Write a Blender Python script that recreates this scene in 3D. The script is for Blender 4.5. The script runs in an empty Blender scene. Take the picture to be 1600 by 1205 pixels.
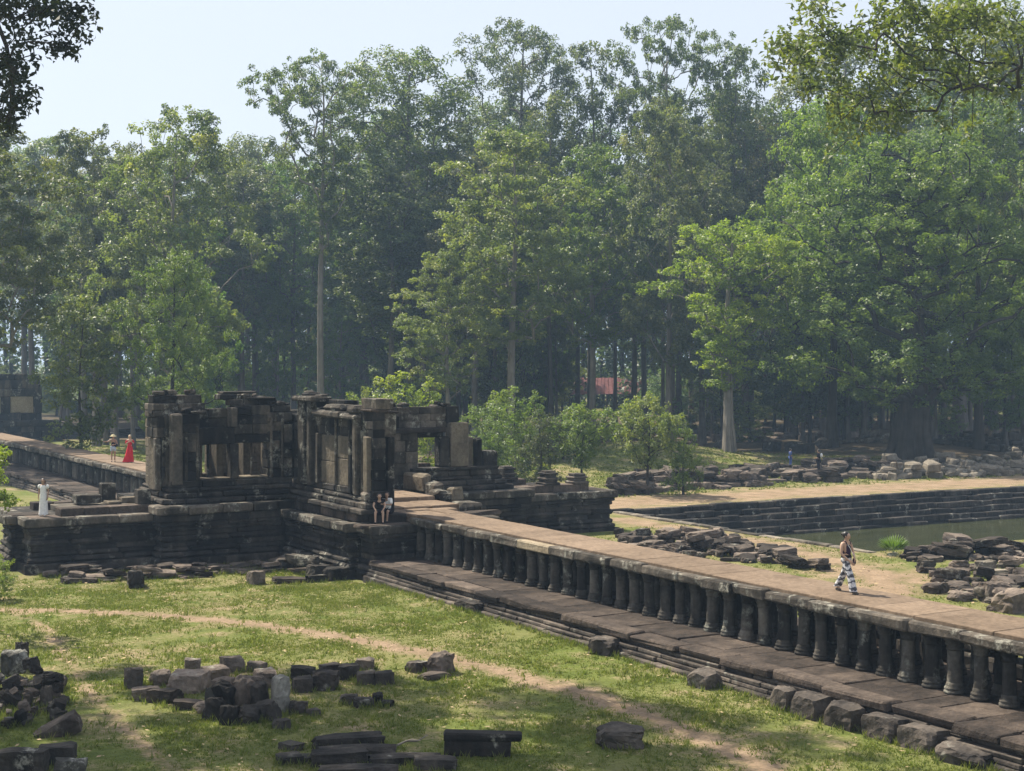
import bpy, bmesh, math, random
import numpy as np
from mathutils import Vector, Matrix, Euler
random.seed(11); rng = np.random.default_rng(11)
scene = bpy.context.scene
C = scene.collection

# ------------------------------------------------------------------ camera
# world: Y runs along the causeway, X across it, z = 0 on the lawn
F, HZ, ZC, CX, CY = 2400.0, 558.0, 8.8, 800.0, 602.5
TH = math.atan(1370 / F); PT = math.atan((CY - HZ) / F)
cam = bpy.data.cameras.new('camera'); camo = bpy.data.objects.new('camera', cam); C.objects.link(camo)
cam.sensor_width = 36.0; cam.lens = F / 1600 * 36; cam.clip_start = 0.5; cam.clip_end = 3000
camo.location = (0, 0, ZC); camo.rotation_euler = (math.pi / 2 - PT, 0, -TH)
scene.camera = camo

# ------------------------------------------------------------------ light
SUN_EL = math.radians(52); SDX, SDY = -0.31, 0.951           # horizontal direction towards the sun
world = bpy.data.worlds.new('World'); scene.world = world; world.use_nodes = True
wn = world.node_tree; bg = wn.nodes['Background']
sky = wn.nodes.new('ShaderNodeTexSky'); sky.sky_type = 'NISHITA'; sky.sun_disc = False
sky.sun_elevation = SUN_EL; sky.sun_rotation = math.atan2(SDX, SDY)
sky.air_density = 1.0; sky.dust_density = 2.0; sky.ozone_density = 1.5; sky.altitude = 30
hazy = wn.nodes.new('ShaderNodeMix'); hazy.data_type = 'RGBA'; hazy.inputs[0].default_value = 0.86      # thin even veil of humid air over the whole sky
wn.links.new(sky.outputs[0], hazy.inputs[6]); hazy.inputs[7].default_value = (2.72, 2.86, 3.12, 1)
wn.links.new(hazy.outputs[2], bg.inputs[0]); bg.inputs[1].default_value = 0.15
sl = bpy.data.lights.new('sun', 'SUN'); sl.energy = 4.9; sl.angle = math.radians(0.6); sl.color = (1.0, 0.92, 0.77)
so = bpy.data.objects.new('sun', sl); C.objects.link(so); so.location = (-40, 120, 150)
sd = Vector((SDX * math.cos(SUN_EL), SDY * math.cos(SUN_EL), math.sin(SUN_EL)))
so.rotation_euler = sd.to_track_quat('Z', 'Y').to_euler()
scene.view_settings.view_transform = 'Standard'; scene.view_settings.look = 'None'
scene.view_settings.exposure = 0.94; scene.view_settings.gamma = 1.0
try: scene.view_settings.use_curve_mapping = False
except Exception: pass
scene.render.engine = 'CYCLES'
cy = scene.cycles
cy.max_bounces = 5; cy.diffuse_bounces = 2; cy.glossy_bounces = 2; cy.transmission_bounces = 3
cy.volume_bounces = 0; cy.transparent_max_bounces = 4; cy.sample_clamp_indirect = 6
cy.use_adaptive_sampling = False; cy.denoising_prefilter = 'NONE'; cy.use_denoising = True; cy.caustics_reflective = False; cy.caustics_refractive = False

# ------------------------------------------------------------------ helpers
cp_, sp_ = math.cos(PT), math.sin(PT)
RV = Vector((math.cos(TH), -math.sin(TH), 0))
FV = Vector((math.sin(TH) * cp_, math.cos(TH) * cp_, -sp_))
UV = Vector((math.sin(TH) * sp_, math.cos(TH) * sp_, cp_))
def ray(px, py): return FV + RV * ((px - CX) / F) - UV * ((py - CY) / F)
def atz(px, py, z=0.0):
    d = ray(px, py); t = (z - ZC) / d.z; return Vector((d.x * t, d.y * t, z))
def atd(px, py, Z):                       # point on the pixel's ray at depth Z
    return Vector((0, 0, ZC)) + ray(px, py) * Z
def below(px, Z):                         # ground position of column px at depth Z
    d = ray(px, HZ); return Vector((d.x * Z, d.y * Z, 0))

def tag(o, label=None, cat=None, group=None, kind=None):
    if label: o['label'] = label
    if cat: o['category'] = cat
    if group: o['group'] = group
    if kind or cat: o['kind'] = kind or 'thing'
    return o
def link(name, me, parent=None, loc=None, rot=None, scale=None):
    o = bpy.data.objects.new(name, me); C.objects.link(o)
    if parent is not None: o.parent = parent
    if loc is not None: o.location = loc
    if rot is not None: o.rotation_euler = rot
    if scale is not None: o.scale = scale
    return o
def thing(name, label, cat, loc=(0, 0, 0), rot=(0, 0, 0), group=None):
    return tag(link(name, None, None, loc, rot), label, cat, group)
def mesh(name, verts, faces, mat=None, smooth=False):
    me = bpy.data.meshes.new(name); me.from_pydata([tuple(v) for v in verts], [], [tuple(f) for f in faces])
    if mat is not None:
        for m in (mat if isinstance(mat, (list, tuple)) else [mat]): me.materials.append(m)
    if smooth: me.polygons.foreach_set('use_smooth', [True] * len(me.polygons))
    me.update(); return me
def mesh_np(name, V, Fq, mat=None, smooth=False):
    """fast mesh: V (n,3) float, Fq (m,k) int with k = 3 or 4"""
    V = np.asarray(V, np.float32); Fq = np.asarray(Fq, np.int32); m, k = Fq.shape
    me = bpy.data.meshes.new(name); me.vertices.add(len(V)); me.vertices.foreach_set('co', V.ravel())
    me.loops.add(m * k); me.loops.foreach_set('vertex_index', Fq.ravel())
    me.polygons.add(m); me.polygons.foreach_set('loop_start', np.arange(0, m * k, k, dtype=np.int32))
    if smooth: me.polygons.foreach_set('use_smooth', np.ones(m, bool))
    if mat is not None: me.materials.append(mat)
    me.update(calc_edges=True); return me
def vattr(me, name, data):
    a = me.attributes.new(name, 'FLOAT', 'POINT'); a.data.foreach_set('value', np.asarray(data, np.float32))

# bevelled stone: 24 vertices, 44 triangles
_CS = [(x, y, z) for x in (-1, 1) for y in (-1, 1) for z in (-1, 1)]
def _stone_topology():
    vid = {}
    for ci in range(8):
        for k in range(3): vid[(ci, k)] = ci * 3 + k
    idx = {c: i for i, c in enumerate(_CS)}; faces = []
    def orient(f, n, P):
        a, b, c = (Vector(P[f[i]]) for i in range(3))
        return f if (b - a).cross(c - a).dot(n) > 0 else f[::-1]
    P = []
    for c in _CS:
        for k in range(3): P.append(tuple(c[j] * (1.0 if j == k else 0.8) for j in range(3)))
    for k in range(3):
        for s in (-1, 1):
            o1, o2 = [j for j in range(3) if j != k]; f = []
            for a, b in ((-1, -1), (1, -1), (1, 1), (-1, 1)):
                c = [0, 0, 0]; c[k] = s; c[o1] = a; c[o2] = b; f.append(vid[(idx[tuple(c)], k)])
            n = Vector((0, 0, 0)); n[k] = s; faces.append(orient(f, n, P))
    for k in range(3):
        o1, o2 = [j for j in range(3) if j != k]
        for a in (-1, 1):
            for b in (-1, 1):
                c0 = [0, 0, 0]; c0[k] = -1; c0[o1] = a; c0[o2] = b; c1 = list(c0); c1[k] = 1
                i0, i1 = idx[tuple(c0)], idx[tuple(c1)]
                f = [vid[(i0, o1)], vid[(i1, o1)], vid[(i1, o2)], vid[(i0, o2)]]
                n = Vector((0, 0, 0)); n[o1] = a; n[o2] = b; faces.append(orient(f, n, P))
    for ci, c in enumerate(_CS):
        faces.append(orient([vid[(ci, 0)], vid[(ci, 1)], vid[(ci, 2)]], Vector(c), P))
    return faces
_SF = _stone_topology()
def stone_verts(dx, dy, dz, bev, jit):
    b = min(bev, 0.42 * min(dx, dy, dz)); h = (dx / 2, dy / 2, dz / 2); out = []
    for c in _CS:
        w = [random.uniform(-jit, jit) for _ in range(3)]
        for k in range(3):
            bb = b * random.uniform(0.6, 1.5)
            out.append(tuple(c[j] * (h[j] if j == k else h[j] - bb) + w[j] for j in range(3)))
    return out
_SC = {}
def stone_mesh(dx, dy, dz, mat, bev=0.03, jit=0.012, variants=4):
    """shared bevelled stone of about these dimensions; returns mesh and the scale that makes it exact"""
    q = lambda v: max(0.06, round(v / 0.12) * 0.12) if v < 1.5 else round(v / 0.3) * 0.3
    k = (q(dx), q(dy), q(dz), mat.name, bev, jit, random.randrange(variants))
    if k not in _SC: _SC[k] = mesh('stone', stone_verts(k[0], k[1], k[2], bev, jit), _SF, mat)
    return _SC[k], (dx / k[0], dy / k[1], dz / k[2])
def stone(name, parent, cx, cy_, cz, dx, dy, dz, mat, bev=0.03, jit=0.012, rot=None):
    me, sc = stone_mesh(dx, dy, dz, mat, bev, jit)
    return link(name, me, parent, (cx, cy_, cz), rot, sc)
def span(name, parent, x0, x1, y0, y1, z0, z1, mat, bev=0.03, jit=0.012):
    return stone(name, parent, (x0 + x1) / 2, (y0 + y1) / 2, (z0 + z1) / 2, x1 - x0, y1 - y0, z1 - z0, mat, bev, jit)
def box_me(name, boxes, mat):
    V, Fc = [], []
    for x0, x1, y0, y1, z0, z1 in boxes:
        b = len(V); V += [(x, y, z) for x in (x0, x1) for y in (y0, y1) for z in (z0, z1)]
        Fc += [[b + i for i in f] for f in ((0, 1, 3, 2), (4, 6, 7, 5), (0, 4, 5, 1), (2, 3, 7, 6), (0, 2, 6, 4), (1, 5, 7, 3))]
    return mesh(name, V, Fc, mat)
def cuts(a, b, lo, hi):
    out = [a]
    while b - out[-1] > hi: out.append(out[-1] + random.uniform(lo, hi))
    if b - out[-1] < lo * 0.5 and len(out) > 1: out.pop()
    return out + [b]
def lathe(name, prof, seg, mat, smooth=True):
    V, Fc = [], []
    for r, z in prof:
        for i in range(seg): a = 2 * math.pi * i / seg; V.append((r * math.cos(a), r * math.sin(a), z))
    for j in range(len(prof) - 1):
        for i in range(seg):
            i2 = (i + 1) % seg; Fc.append((j * seg + i, j * seg + i2, (j + 1) * seg + i2, (j + 1) * seg + i))
    Fc.append(tuple(range(seg))[::-1]); Fc.append(tuple((len(prof) - 1) * seg + i for i in range(seg)))
    return mesh(name, V, Fc, mat, smooth)
# ------------------------------------------------------------------ materials
def new_mat(name):
    m = bpy.data.materials.new(name); m.use_nodes = True; return m, m.node_tree.nodes, m.node_tree.links
def N(nt, t, **kw):
    n = nt.new(t)
    for k, v in kw.items(): setattr(n, k, v)
    return n
def noise(nd, lk, vec, scale, detail=4, rough=0.55):
    n = nd.new('ShaderNodeTexNoise'); n.inputs['Scale'].default_value = scale
    n.inputs['Detail'].default_value = detail; n.inputs['Roughness'].default_value = rough
    if vec is not None: lk.new(vec, n.inputs['Vector'])
    return n.outputs['Fac']
def ramp(nd, lk, fac, stops):
    r = nd.new('ShaderNodeValToRGB'); e = r.color_ramp.elements
    while len(e) < len(stops): e.new(0.5)
    for el, (p, c) in zip(e, stops):
        el.position = p; el.color = (*c, 1) if not isinstance(c, (int, float)) else (c, c, c, 1)
    lk.new(fac, r.inputs[0]); return r.outputs[0]
def mix(nd, lk, fac, a, b, mode='MIX'):
    m = nd.new('ShaderNodeMix'); m.data_type = 'RGBA'; m.blend_type = mode
    for s, v in ((m.inputs[0], fac), (m.inputs[6], a), (m.inputs[7], b)):
        if isinstance(v, (int, float)): s.default_value = v if s.type == 'VALUE' else (v, v, v, 1)
        elif isinstance(v, tuple): s.default_value = (*v, 1)
        else: lk.new(v, s)
    return m.outputs[2]
def math_n(nd, lk, op, a, b=0.0):
    m = nd.new('ShaderNodeMath'); m.operation = op
    for s, v in ((m.inputs[0], a), (m.inputs[1], b)):
        if isinstance(v, (int, float)): s.default_value = v
        else: lk.new(v, s)
    return m.outputs[0]
def bump(nd, lk, bsdf, height, strength, dist):
    b = nd.new('ShaderNodeBump'); b.inputs['Strength'].default_value = strength; b.inputs['Distance'].default_value = dist
    lk.new(height, b.inputs['Height']); lk.new(b.outputs[0], bsdf.inputs['Normal'])
def mapped(nd, lk, vec, sc):
    m = nd.new('ShaderNodeMapping'); m.inputs['Scale'].default_value = sc; lk.new(vec, m.inputs[0]); return m.outputs[0]

def stone_mat(name, dark, mid, light, lichen=0.0, lichen_col=(0.42, 0.42, 0.38), stain=(0.38, 0.66), bumpd=0.05, vary=0.35):
    m, nd, lk = new_mat(name); b = nd['Principled BSDF']; b.inputs['Roughness'].default_value = 0.92
    b.inputs['Specular IOR Level'].default_value = 0.15
    geo = nd.new('ShaderNodeNewGeometry'); pos = geo.outputs['Position']; oi = nd.new('ShaderNodeObjectInfo')
    streak = noise(nd, lk, mapped(nd, lk, pos, (1.6, 1.6, 0.35)), 1.0, 6, 0.62)
    patch = noise(nd, lk, pos, 0.8, 5, 0.6); fine = noise(nd, lk, pos, 7.0, 6, 0.65)
    f = math_n(nd, lk, 'ADD', math_n(nd, lk, 'MULTIPLY', streak, 0.55), math_n(nd, lk, 'MULTIPLY', patch, 0.45))
    f2 = math_n(nd, lk, 'ADD', f, math_n(nd, lk, 'MULTIPLY', math_n(nd, lk, 'SUBTRACT', oi.outputs['Random'], 0.5), vary * 0.35))
    col = ramp(nd, lk, f2, [(stain[0], dark), ((stain[0] + stain[1]) / 2, mid), (stain[1] + 0.06, light)])
    col = mix(nd, lk, 1.0, col, ramp(nd, lk, fine, [(0.25, 0.6), (0.75, 1.35)]), 'MULTIPLY')
    col = mix(nd, lk, 1.0, col, ramp(nd, lk, oi.outputs['Random'], [(0.0, 1 - vary * 0.7), (1.0, 1 + vary * 0.7)]), 'MULTIPLY')
    if lichen > 0:
        l1 = noise(nd, lk, mapped(nd, lk, pos, (1, 1, 0.6)), 1.5, 3, 0.5); l2 = noise(nd, lk, pos, 5.0, 7, 0.72)
        a = ramp(nd, lk, l1, [(0.62 - lichen * 0.5, 0.0), (0.70 - lichen * 0.5, 1.0)])
        c = ramp(nd, lk, l2, [(0.47, 0.0), (0.62, 0.9)])
        col = mix(nd, lk, mix(nd, lk, 1.0, a, c, 'MULTIPLY'), col, lichen_col)
    lk.new(col, b.inputs['Base Color'])
    h = math_n(nd, lk, 'ADD', fine, math_n(nd, lk, 'MULTIPLY', noise(nd, lk, pos, 2.2, 4, 0.6), 1.5))
    bump(nd, lk, b, h, 0.8, bumpd); return m

M = {}
LC = (0.33, 0.315, 0.265)
M['wall'] = stone_mat('wall_sandstone', (0.012, 0.011, 0.0105), (0.036, 0.032, 0.028), (0.135, 0.111, 0.086), 0.14, LC, vary=0.5)
M['base'] = stone_mat('base_sandstone', (0.016, 0.0145, 0.0135), (0.040, 0.035, 0.031), (0.100, 0.083, 0.068), 0.06, LC)
M['cornice'] = stone_mat('lichened_cornice', (0.030, 0.027, 0.023), (0.080, 0.068, 0.056), (0.175, 0.145, 0.114), 0.24, LC)
M['rubble'] = stone_mat('rubble_laterite', (0.042, 0.034, 0.029), (0.098, 0.078, 0.064), (0.175, 0.138, 0.110), 0.04, LC, vary=0.6)
M['paleblock'] = stone_mat('pale_rubble', (0.060, 0.052, 0.042), (0.12, 0.103, 0.082), (0.20, 0.172, 0.135), 0.05, LC, vary=0.6)
M['white'] = stone_mat('white_lichened_stone', (0.03, 0.028, 0.025), (0.085, 0.080, 0.070), (0.20, 0.19, 0.165), 0.26, (0.36, 0.35, 0.31))
M['panel'] = stone_mat('tan_panel', (0.075, 0.062, 0.047), (0.135, 0.112, 0.083), (0.205, 0.170, 0.124), 0.0, vary=0.2)
M['plinth'] = stone_mat('plinth_sandstone', (0.034, 0.027, 0.023), (0.070, 0.054, 0.044), (0.130, 0.100, 0.079), 0.0, vary=0.4, bumpd=0.08)
M['plinthside'] = stone_mat('plinth_side', (0.035, 0.030, 0.027), (0.085, 0.071, 0.060), (0.16, 0.130, 0.106), 0.06, LC)
M['column'] = stone_mat('column_sandstone', (0.024, 0.022, 0.020), (0.074, 0.066, 0.056), (0.165, 0.145, 0.118), 0.12, (0.30, 0.30, 0.25))
M['deck'] = stone_mat('deck_sandstone', (0.125, 0.089, 0.062), (0.184, 0.133, 0.093), (0.228, 0.168, 0.120), 0.0, stain=(0.32, 0.66), bumpd=0.02, vary=0.16)
M['newstone'] = stone_mat('new_sandstone', (0.26, 0.21, 0.145), (0.33, 0.27, 0.19), (0.37, 0.31, 0.23), 0.0, vary=0.1)
M['mortar'] = stone_mat('wall_core', (0.012, 0.012, 0.011), (0.02, 0.019, 0.017), (0.03, 0.028, 0.025), 0.0)

def plain(name, col, rough=0.8, spec=0.3, nscale=6.0, amp=0.25):
    m, nd, lk = new_mat(name); b = nd['Principled BSDF']; b.inputs['Roughness'].default_value = rough
    b.inputs['Specular IOR Level'].default_value = spec
    tc = nd.new('ShaderNodeTexCoord'); n = noise(nd, lk, tc.outputs['Object'], nscale, 4)
    c = mix(nd, lk, 1.0, col, ramp(nd, lk, n, [(0.3, 1 - amp), (0.7, 1 + amp)]), 'MULTIPLY')
    lk.new(c, b.inputs['Base Color']); return m

# foliage: one network, tinted by the object's colour and a per-leaf value
def leaf_mat(name, trans=0.42):
    m, nd, lk = new_mat(name); out = nd['Material Output']; b = nd['Principled BSDF']
    oi = nd.new('ShaderNodeObjectInfo'); at = nd.new('ShaderNodeAttribute'); at.attribute_name = 'tint'
    v = ramp(nd, lk, at.outputs['Fac'], [(0.0, (0.55, 0.60, 0.62)), (0.5, (1, 1, 1)), (1.0, (2.0, 1.60, 1.15))])
    col = mix(nd, lk, 1.0, oi.outputs['Color'], v, 'MULTIPLY')
    lk.new(col, b.inputs['Base Color']); b.inputs['Roughness'].default_value = 0.5
    b.inputs['Specular IOR Level'].default_value = 0.4
    t = nd.new('ShaderNodeBsdfTranslucent')
    lk.new(mix(nd, lk, 1.0, col, (1.55, 1.65, 0.70), 'MULTIPLY'), t.inputs[0])
    mx = nd.new('ShaderNodeMixShader'); mx.inputs[0].default_value = trans
    lk.new(b.outputs[0], mx.inputs[1]); lk.new(t.outputs[0], mx.inputs[2]); lk.new(mx.outputs[0], out.inputs[0]); return m
M['leaf'] = leaf_mat('leaves')
def bark_mat(name, a, b_):
    m, nd, lk = new_mat(name); b = nd['Principled BSDF']; b.inputs['Roughness'].default_value = 0.95
    b.inputs['Specular IOR Level'].default_value = 0.1
    tc = nd.new('ShaderNodeTexCoord'); n1 = noise(nd, lk, mapped(nd, lk, tc.outputs['Object'], (3, 3, 0.25)), 1.4, 6, 0.65)
    n2 = noise(nd, lk, tc.outputs['Object'], 1.1, 3)
    f = math_n(nd, lk, 'ADD', math_n(nd, lk, 'MULTIPLY', n1, 0.6), math_n(nd, lk, 'MULTIPLY', n2, 0.4))
    lk.new(ramp(nd, lk, f, [(0.32, a), (0.68, b_)]), b.inputs['Base Color']); bump(nd, lk, b, n1, 0.9, 0.08); return m
M['bark'] = bark_mat('grey_bark', (0.075, 0.066, 0.058), (0.20, 0.178, 0.155))
M['barkdark'] = bark_mat('dark_bark', (0.024, 0.021, 0.018), (0.078, 0.067, 0.056))
M['barkpale'] = bark_mat('pale_bark', (0.13, 0.115, 0.098), (0.29, 0.255, 0.215))

# ground: dirt / green attributes come from the mesh, broken up by noise
def ground_mat():
    m, nd, lk = new_mat('grass_and_earth'); b = nd['Principled BSDF']; b.inputs['Roughness'].default_value = 0.95
    b.inputs['Specular IOR Level'].default_value = 0.08
    geo = nd.new('ShaderNodeNewGeometry'); pos = geo.outputs['Position']
    def att(n):
        a = nd.new('ShaderNodeAttribute'); a.attribute_name = n; return a.outputs['Fac']
    n_big = noise(nd, lk, pos, 0.18, 4, 0.55); n_mid = noise(nd, lk, pos, 0.9, 5, 0.6); n_fine = noise(nd, lk, pos, 9.0, 6, 0.7)
    grass = ramp(nd, lk, n_mid, [(0.28, (0.075, 0.102, 0.022)), (0.52, (0.128, 0.152, 0.036)), (0.78, (0.195, 0.188, 0.075))])
    grass = mix(nd, lk, ramp(nd, lk, n_big, [(0.42, 0.0), (0.62, 0.85)]), grass, (0.195, 0.185, 0.075))
    earth = ramp(nd, lk, n_mid, [(0.3, (0.20, 0.140, 0.090)), (0.7, (0.33, 0.24, 0.160))])
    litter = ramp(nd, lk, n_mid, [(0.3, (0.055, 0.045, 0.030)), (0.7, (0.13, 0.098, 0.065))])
    d = math_n(nd, lk, 'ADD', att('dirt'), math_n(nd, lk, 'MULTIPLY', math_n(nd, lk, 'SUBTRACT', n_mid, 0.5), 1.35))
    d = math_n(nd, lk, 'ADD', d, math_n(nd, lk, 'MULTIPLY', math_n(nd, lk, 'SUBTRACT', n_fine, 0.5), 1.1))
    col = mix(nd, lk, ramp(nd, lk, d, [(0.30, 0.0), (0.78, 1.0)]), grass, earth)
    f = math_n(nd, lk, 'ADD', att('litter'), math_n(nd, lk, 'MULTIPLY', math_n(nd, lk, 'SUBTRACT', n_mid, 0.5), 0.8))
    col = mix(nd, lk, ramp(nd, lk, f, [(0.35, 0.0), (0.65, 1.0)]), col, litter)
    col = mix(nd, lk, 1.0, col, ramp(nd, lk, n_fine, [(0.25, 0.62), (0.75, 1.35)]), 'MULTIPLY')
    lk.new(col, b.inputs['Base Color'])
    bump(nd, lk, b, math_n(nd, lk, 'ADD', n_fine, math_n(nd, lk, 'MULTIPLY', n_mid, 2.0)), 0.9, 0.08); return m
M['ground'] = ground_mat()
def grass_mat():
    m, nd, lk = new_mat('grass_blades'); b = nd['Principled BSDF']; out = nd['Material Output']
    b.inputs['Roughness'].default_value = 0.7; b.inputs['Specular IOR Level'].default_value = 0.2
    a = nd.new('ShaderNodeAttribute'); a.attribute_name = 'tint'
    geo = nd.new('ShaderNodeNewGeometry'); n = noise(nd, lk, geo.outputs['Position'], 0.5, 4, 0.6)
    c = ramp(nd, lk, math_n(nd, lk, 'ADD', math_n(nd, lk, 'MULTIPLY', a.outputs['Fac'], 0.5), math_n(nd, lk, 'MULTIPLY', n, 0.5)),
             [(0.2, (0.080, 0.112, 0.020)), (0.5, (0.135, 0.165, 0.036)), (0.8, (0.225, 0.212, 0.085))])
    lk.new(c, b.inputs['Base Color']); t = nd.new('ShaderNodeBsdfTranslucent')
    lk.new(mix(nd, lk, 1.0, c, (1.3, 1.4, 0.7), 'MULTIPLY'), t.inputs[0]); mx = nd.new('ShaderNodeMixShader'); mx.inputs[0].default_value = 0.4
    lk.new(b.outputs[0], mx.inputs[1]); lk.new(t.outputs[0], mx.inputs[2]); lk.new(mx.outputs[0], out.inputs[0]); return m
M['grass'] = grass_mat()
M['litter'] = plain('dry_leaf', (0.36, 0.27, 0.15), 0.8, 0.2, 3.0, 0.5)
def water_mat():
    m, nd, lk = new_mat('pond_water'); b = nd['Principled BSDF']
    geo = nd.new('ShaderNodeNewGeometry'); pos = geo.outputs['Position']
    n = noise(nd, lk, mapped(nd, lk, pos, (0.25, 0.9, 1)), 1.0, 4, 0.6)
    lk.new(ramp(nd, lk, n, [(0.3, (0.030, 0.036, 0.016)), (0.7, (0.060, 0.064, 0.030))]), b.inputs['Base Color'])
    b.inputs['Roughness'].default_value = 0.12; b.inputs['Specular IOR Level'].default_value = 0.45
    bump(nd, lk, b, noise(nd, lk, mapped(nd, lk, pos, (0.8, 2.2, 1)), 2.2, 3, 0.6), 0.25, 0.03); return m
M['water'] = water_mat()
M['roof'] = plain('red_tile', (0.24, 0.105, 0.10), 0.85, 0.1, 1.5, 0.25)
M['wood'] = plain('shed_timber', (0.09, 0.07, 0.055), 0.9, 0.1)
# ------------------------------------------------------------------ ground
POOL = (48.3, 118.0, 52.0, 72.7); WATER_Z = -1.72
def sstep(a, b, x):
    t = np.clip((x - a) / (b - a), 0, 1); return t * t * (3 - 2 * t)
def vnoise(x, y, s, seed=0):
    k = np.random.default_rng(seed); out = 0
    for i in range(6):
        a, ph, w = k.uniform(0, 6.28), k.uniform(0, 6.28), k.uniform(0.6, 1.7) * s
        out = out + np.sin((x * math.cos(a) + y * math.sin(a)) * w + ph)
    return out / 6
def gheight(x, y):
    x = np.asarray(x, float); y = np.asarray(y, float)
    h = -0.25 * sstep(51, 59, y) * (1 - sstep(70, 78, y)) * (1 - sstep(26, 29, x))
    h = h + 1.5 * np.exp(-(((x - 74) / 9) ** 2 + ((y - 108) / 8) ** 2)) + 1.0 * np.exp(-(((x - 98) / 14) ** 2 + ((y - 104) / 7) ** 2))
    h = h + 0.7 * np.exp(-(((x - 62) / 6) ** 2 + ((y - 103) / 5) ** 2))
    far = sstep(75, 110, y)
    h = h + vnoise(x, y, 0.25, 3) * (0.03 + 0.22 * far) + vnoise(x, y, 1.1, 4) * 0.02
    road = sstep(72, 73, y) * (1 - sstep(80, 86, y)) * sstep(46, 48, x)
    return h * (1 - 0.8 * road)
def gz(x, y): return float(gheight(x, y))
def polydist(x, y, pts):
    d = np.full(np.shape(x), 1e9)
    for (ax, ay), (bx, by) in zip(pts[:-1], pts[1:]):
        vx, vy = bx - ax, by - ay; t = np.clip(((x - ax) * vx + (y - ay) * vy) / (vx * vx + vy * vy), 0, 1)
        d = np.minimum(d, np.hypot(x - ax - t * vx, y - ay - t * vy))
    return d
def pxpath(l): return [tuple(atz(*p)[:2]) for p in l]
PATH_A = pxpath([(-60, 940), (0, 945), (120, 952), (330, 968), (480, 986), (640, 1015), (760, 1045), (900, 1082), (1000, 1115), (1100, 1155), (1200, 1205), (1320, 1270)])
PATH_B = pxpath([(20, 950), (75, 985), (110, 1040), (140, 1085), (180, 1120), (240, 1180), (280, 1215)])
PATH_C = pxpath([(965, 812), (1080, 828), (1200, 850), (1290, 873), (1360, 895), (1400, 925)])
PATH_D = pxpath([(1180, 690), (1240, 715), (1290, 725), (1330, 730), (1340, 745)])
def masks(x, y):
    Z = x * math.sin(TH) + y * math.cos(TH); L = x * math.cos(TH) - y * math.sin(TH)
    d = np.zeros_like(x)
    d = np.maximum(d, 0.92 - 0.42 * polydist(x, y, PATH_A) / 0.62)
    d = np.maximum(d, 0.74 - 0.42 * polydist(x, y, PATH_B) / 0.38)
    d = np.maximum(d, 0.92 - 0.45 * polydist(x, y, PATH_C) / 1.5)
    d = np.maximum(d, 0.75 - 0.45 * polydist(x, y, PATH_D) / 1.4)
    c = atz(1375, 900); d = np.maximum(d, 0.95 - 0.4 * np.hypot((x - c.x) / 2.2, (y - c.y) / 3.6))
    d = np.maximum(d, (0.95 - 0.4 * np.abs(y - 77.2) / 3.6) * sstep(44, 47, x) * (x < 130))
    edge = (x < POOL[0]) & (x > POOL[0] - 0.9) & (y > 50) & (y < 74); d = np.where(edge, np.maximum(d, 0.55), d)
    d = np.maximum(d, 0.30 + 0.24 * vnoise(x, y, 0.55, 31) + 0.14 * vnoise(x, y, 1.7, 32))
    c = atz(560, 1135); d = np.maximum(d, 0.5 - 0.4 * np.hypot((x - c.x) / 2.5, (y - c.y) / 1.6))
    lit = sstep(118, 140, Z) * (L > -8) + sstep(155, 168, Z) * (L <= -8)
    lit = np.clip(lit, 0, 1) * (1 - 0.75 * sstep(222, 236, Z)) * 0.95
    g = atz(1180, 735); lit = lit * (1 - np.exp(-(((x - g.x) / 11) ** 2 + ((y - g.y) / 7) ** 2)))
    return np.clip(d, 0, 1.2), np.clip(lit, 0, 1), Z
def line_set(breaks):
    out = []
    for a, b, s in breaks: out += list(np.arange(a, b - 1e-6, s))
    return np.array(out + [breaks[-1][1]])
xs = line_set([(-900, -100, 100), (-100, -10, 15), (-10, 4, 1.0), (4, 30.3, 0.26), (30.3, 48.3, 0.5), (48.3, 60.3, 0.6), (60.3, 118, 1.2), (118, 160, 3), (160, 400, 20), (400, 1400, 100)])
ys = line_set([(-200, 0, 25), (0, 20, 2), (20, 52, 0.26), (52, 72.7, 0.45), (72.7, 90.7, 0.6), (90.7, 130.7, 1.2), (130.7, 230, 4), (230, 500, 27), (500, 1800, 130)])
GX, GY = np.meshgrid(xs, ys, indexing='ij'); nx, ny = GX.shape
GZm = gheight(GX, GY); I = np.arange(nx * ny).reshape(nx, ny)
Q = np.stack([I[:-1, :-1], I[1:, :-1], I[1:, 1:], I[:-1, 1:]], -1)
cxm = (GX[:-1, :-1] + GX[1:, 1:]) / 2; cym = (GY[:-1, :-1] + GY[1:, 1:]) / 2
keep = ~((cxm > POOL[0]) & (cxm < POOL[1]) & (cym > POOL[2]) & (cym < POOL[3]))
gme = mesh_np('ground', np.stack([GX.ravel(), GY.ravel(), GZm.ravel()], -1), Q[keep], M['ground'], True)
dm, lm, _ = masks(GX.ravel(), GY.ravel()); vattr(gme, 'dirt', dm); vattr(gme, 'litter', lm)
ground = tag(link('ground', gme), 'patchy green lawn and bare earth around the ruins', 'ground', kind='structure')

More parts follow.
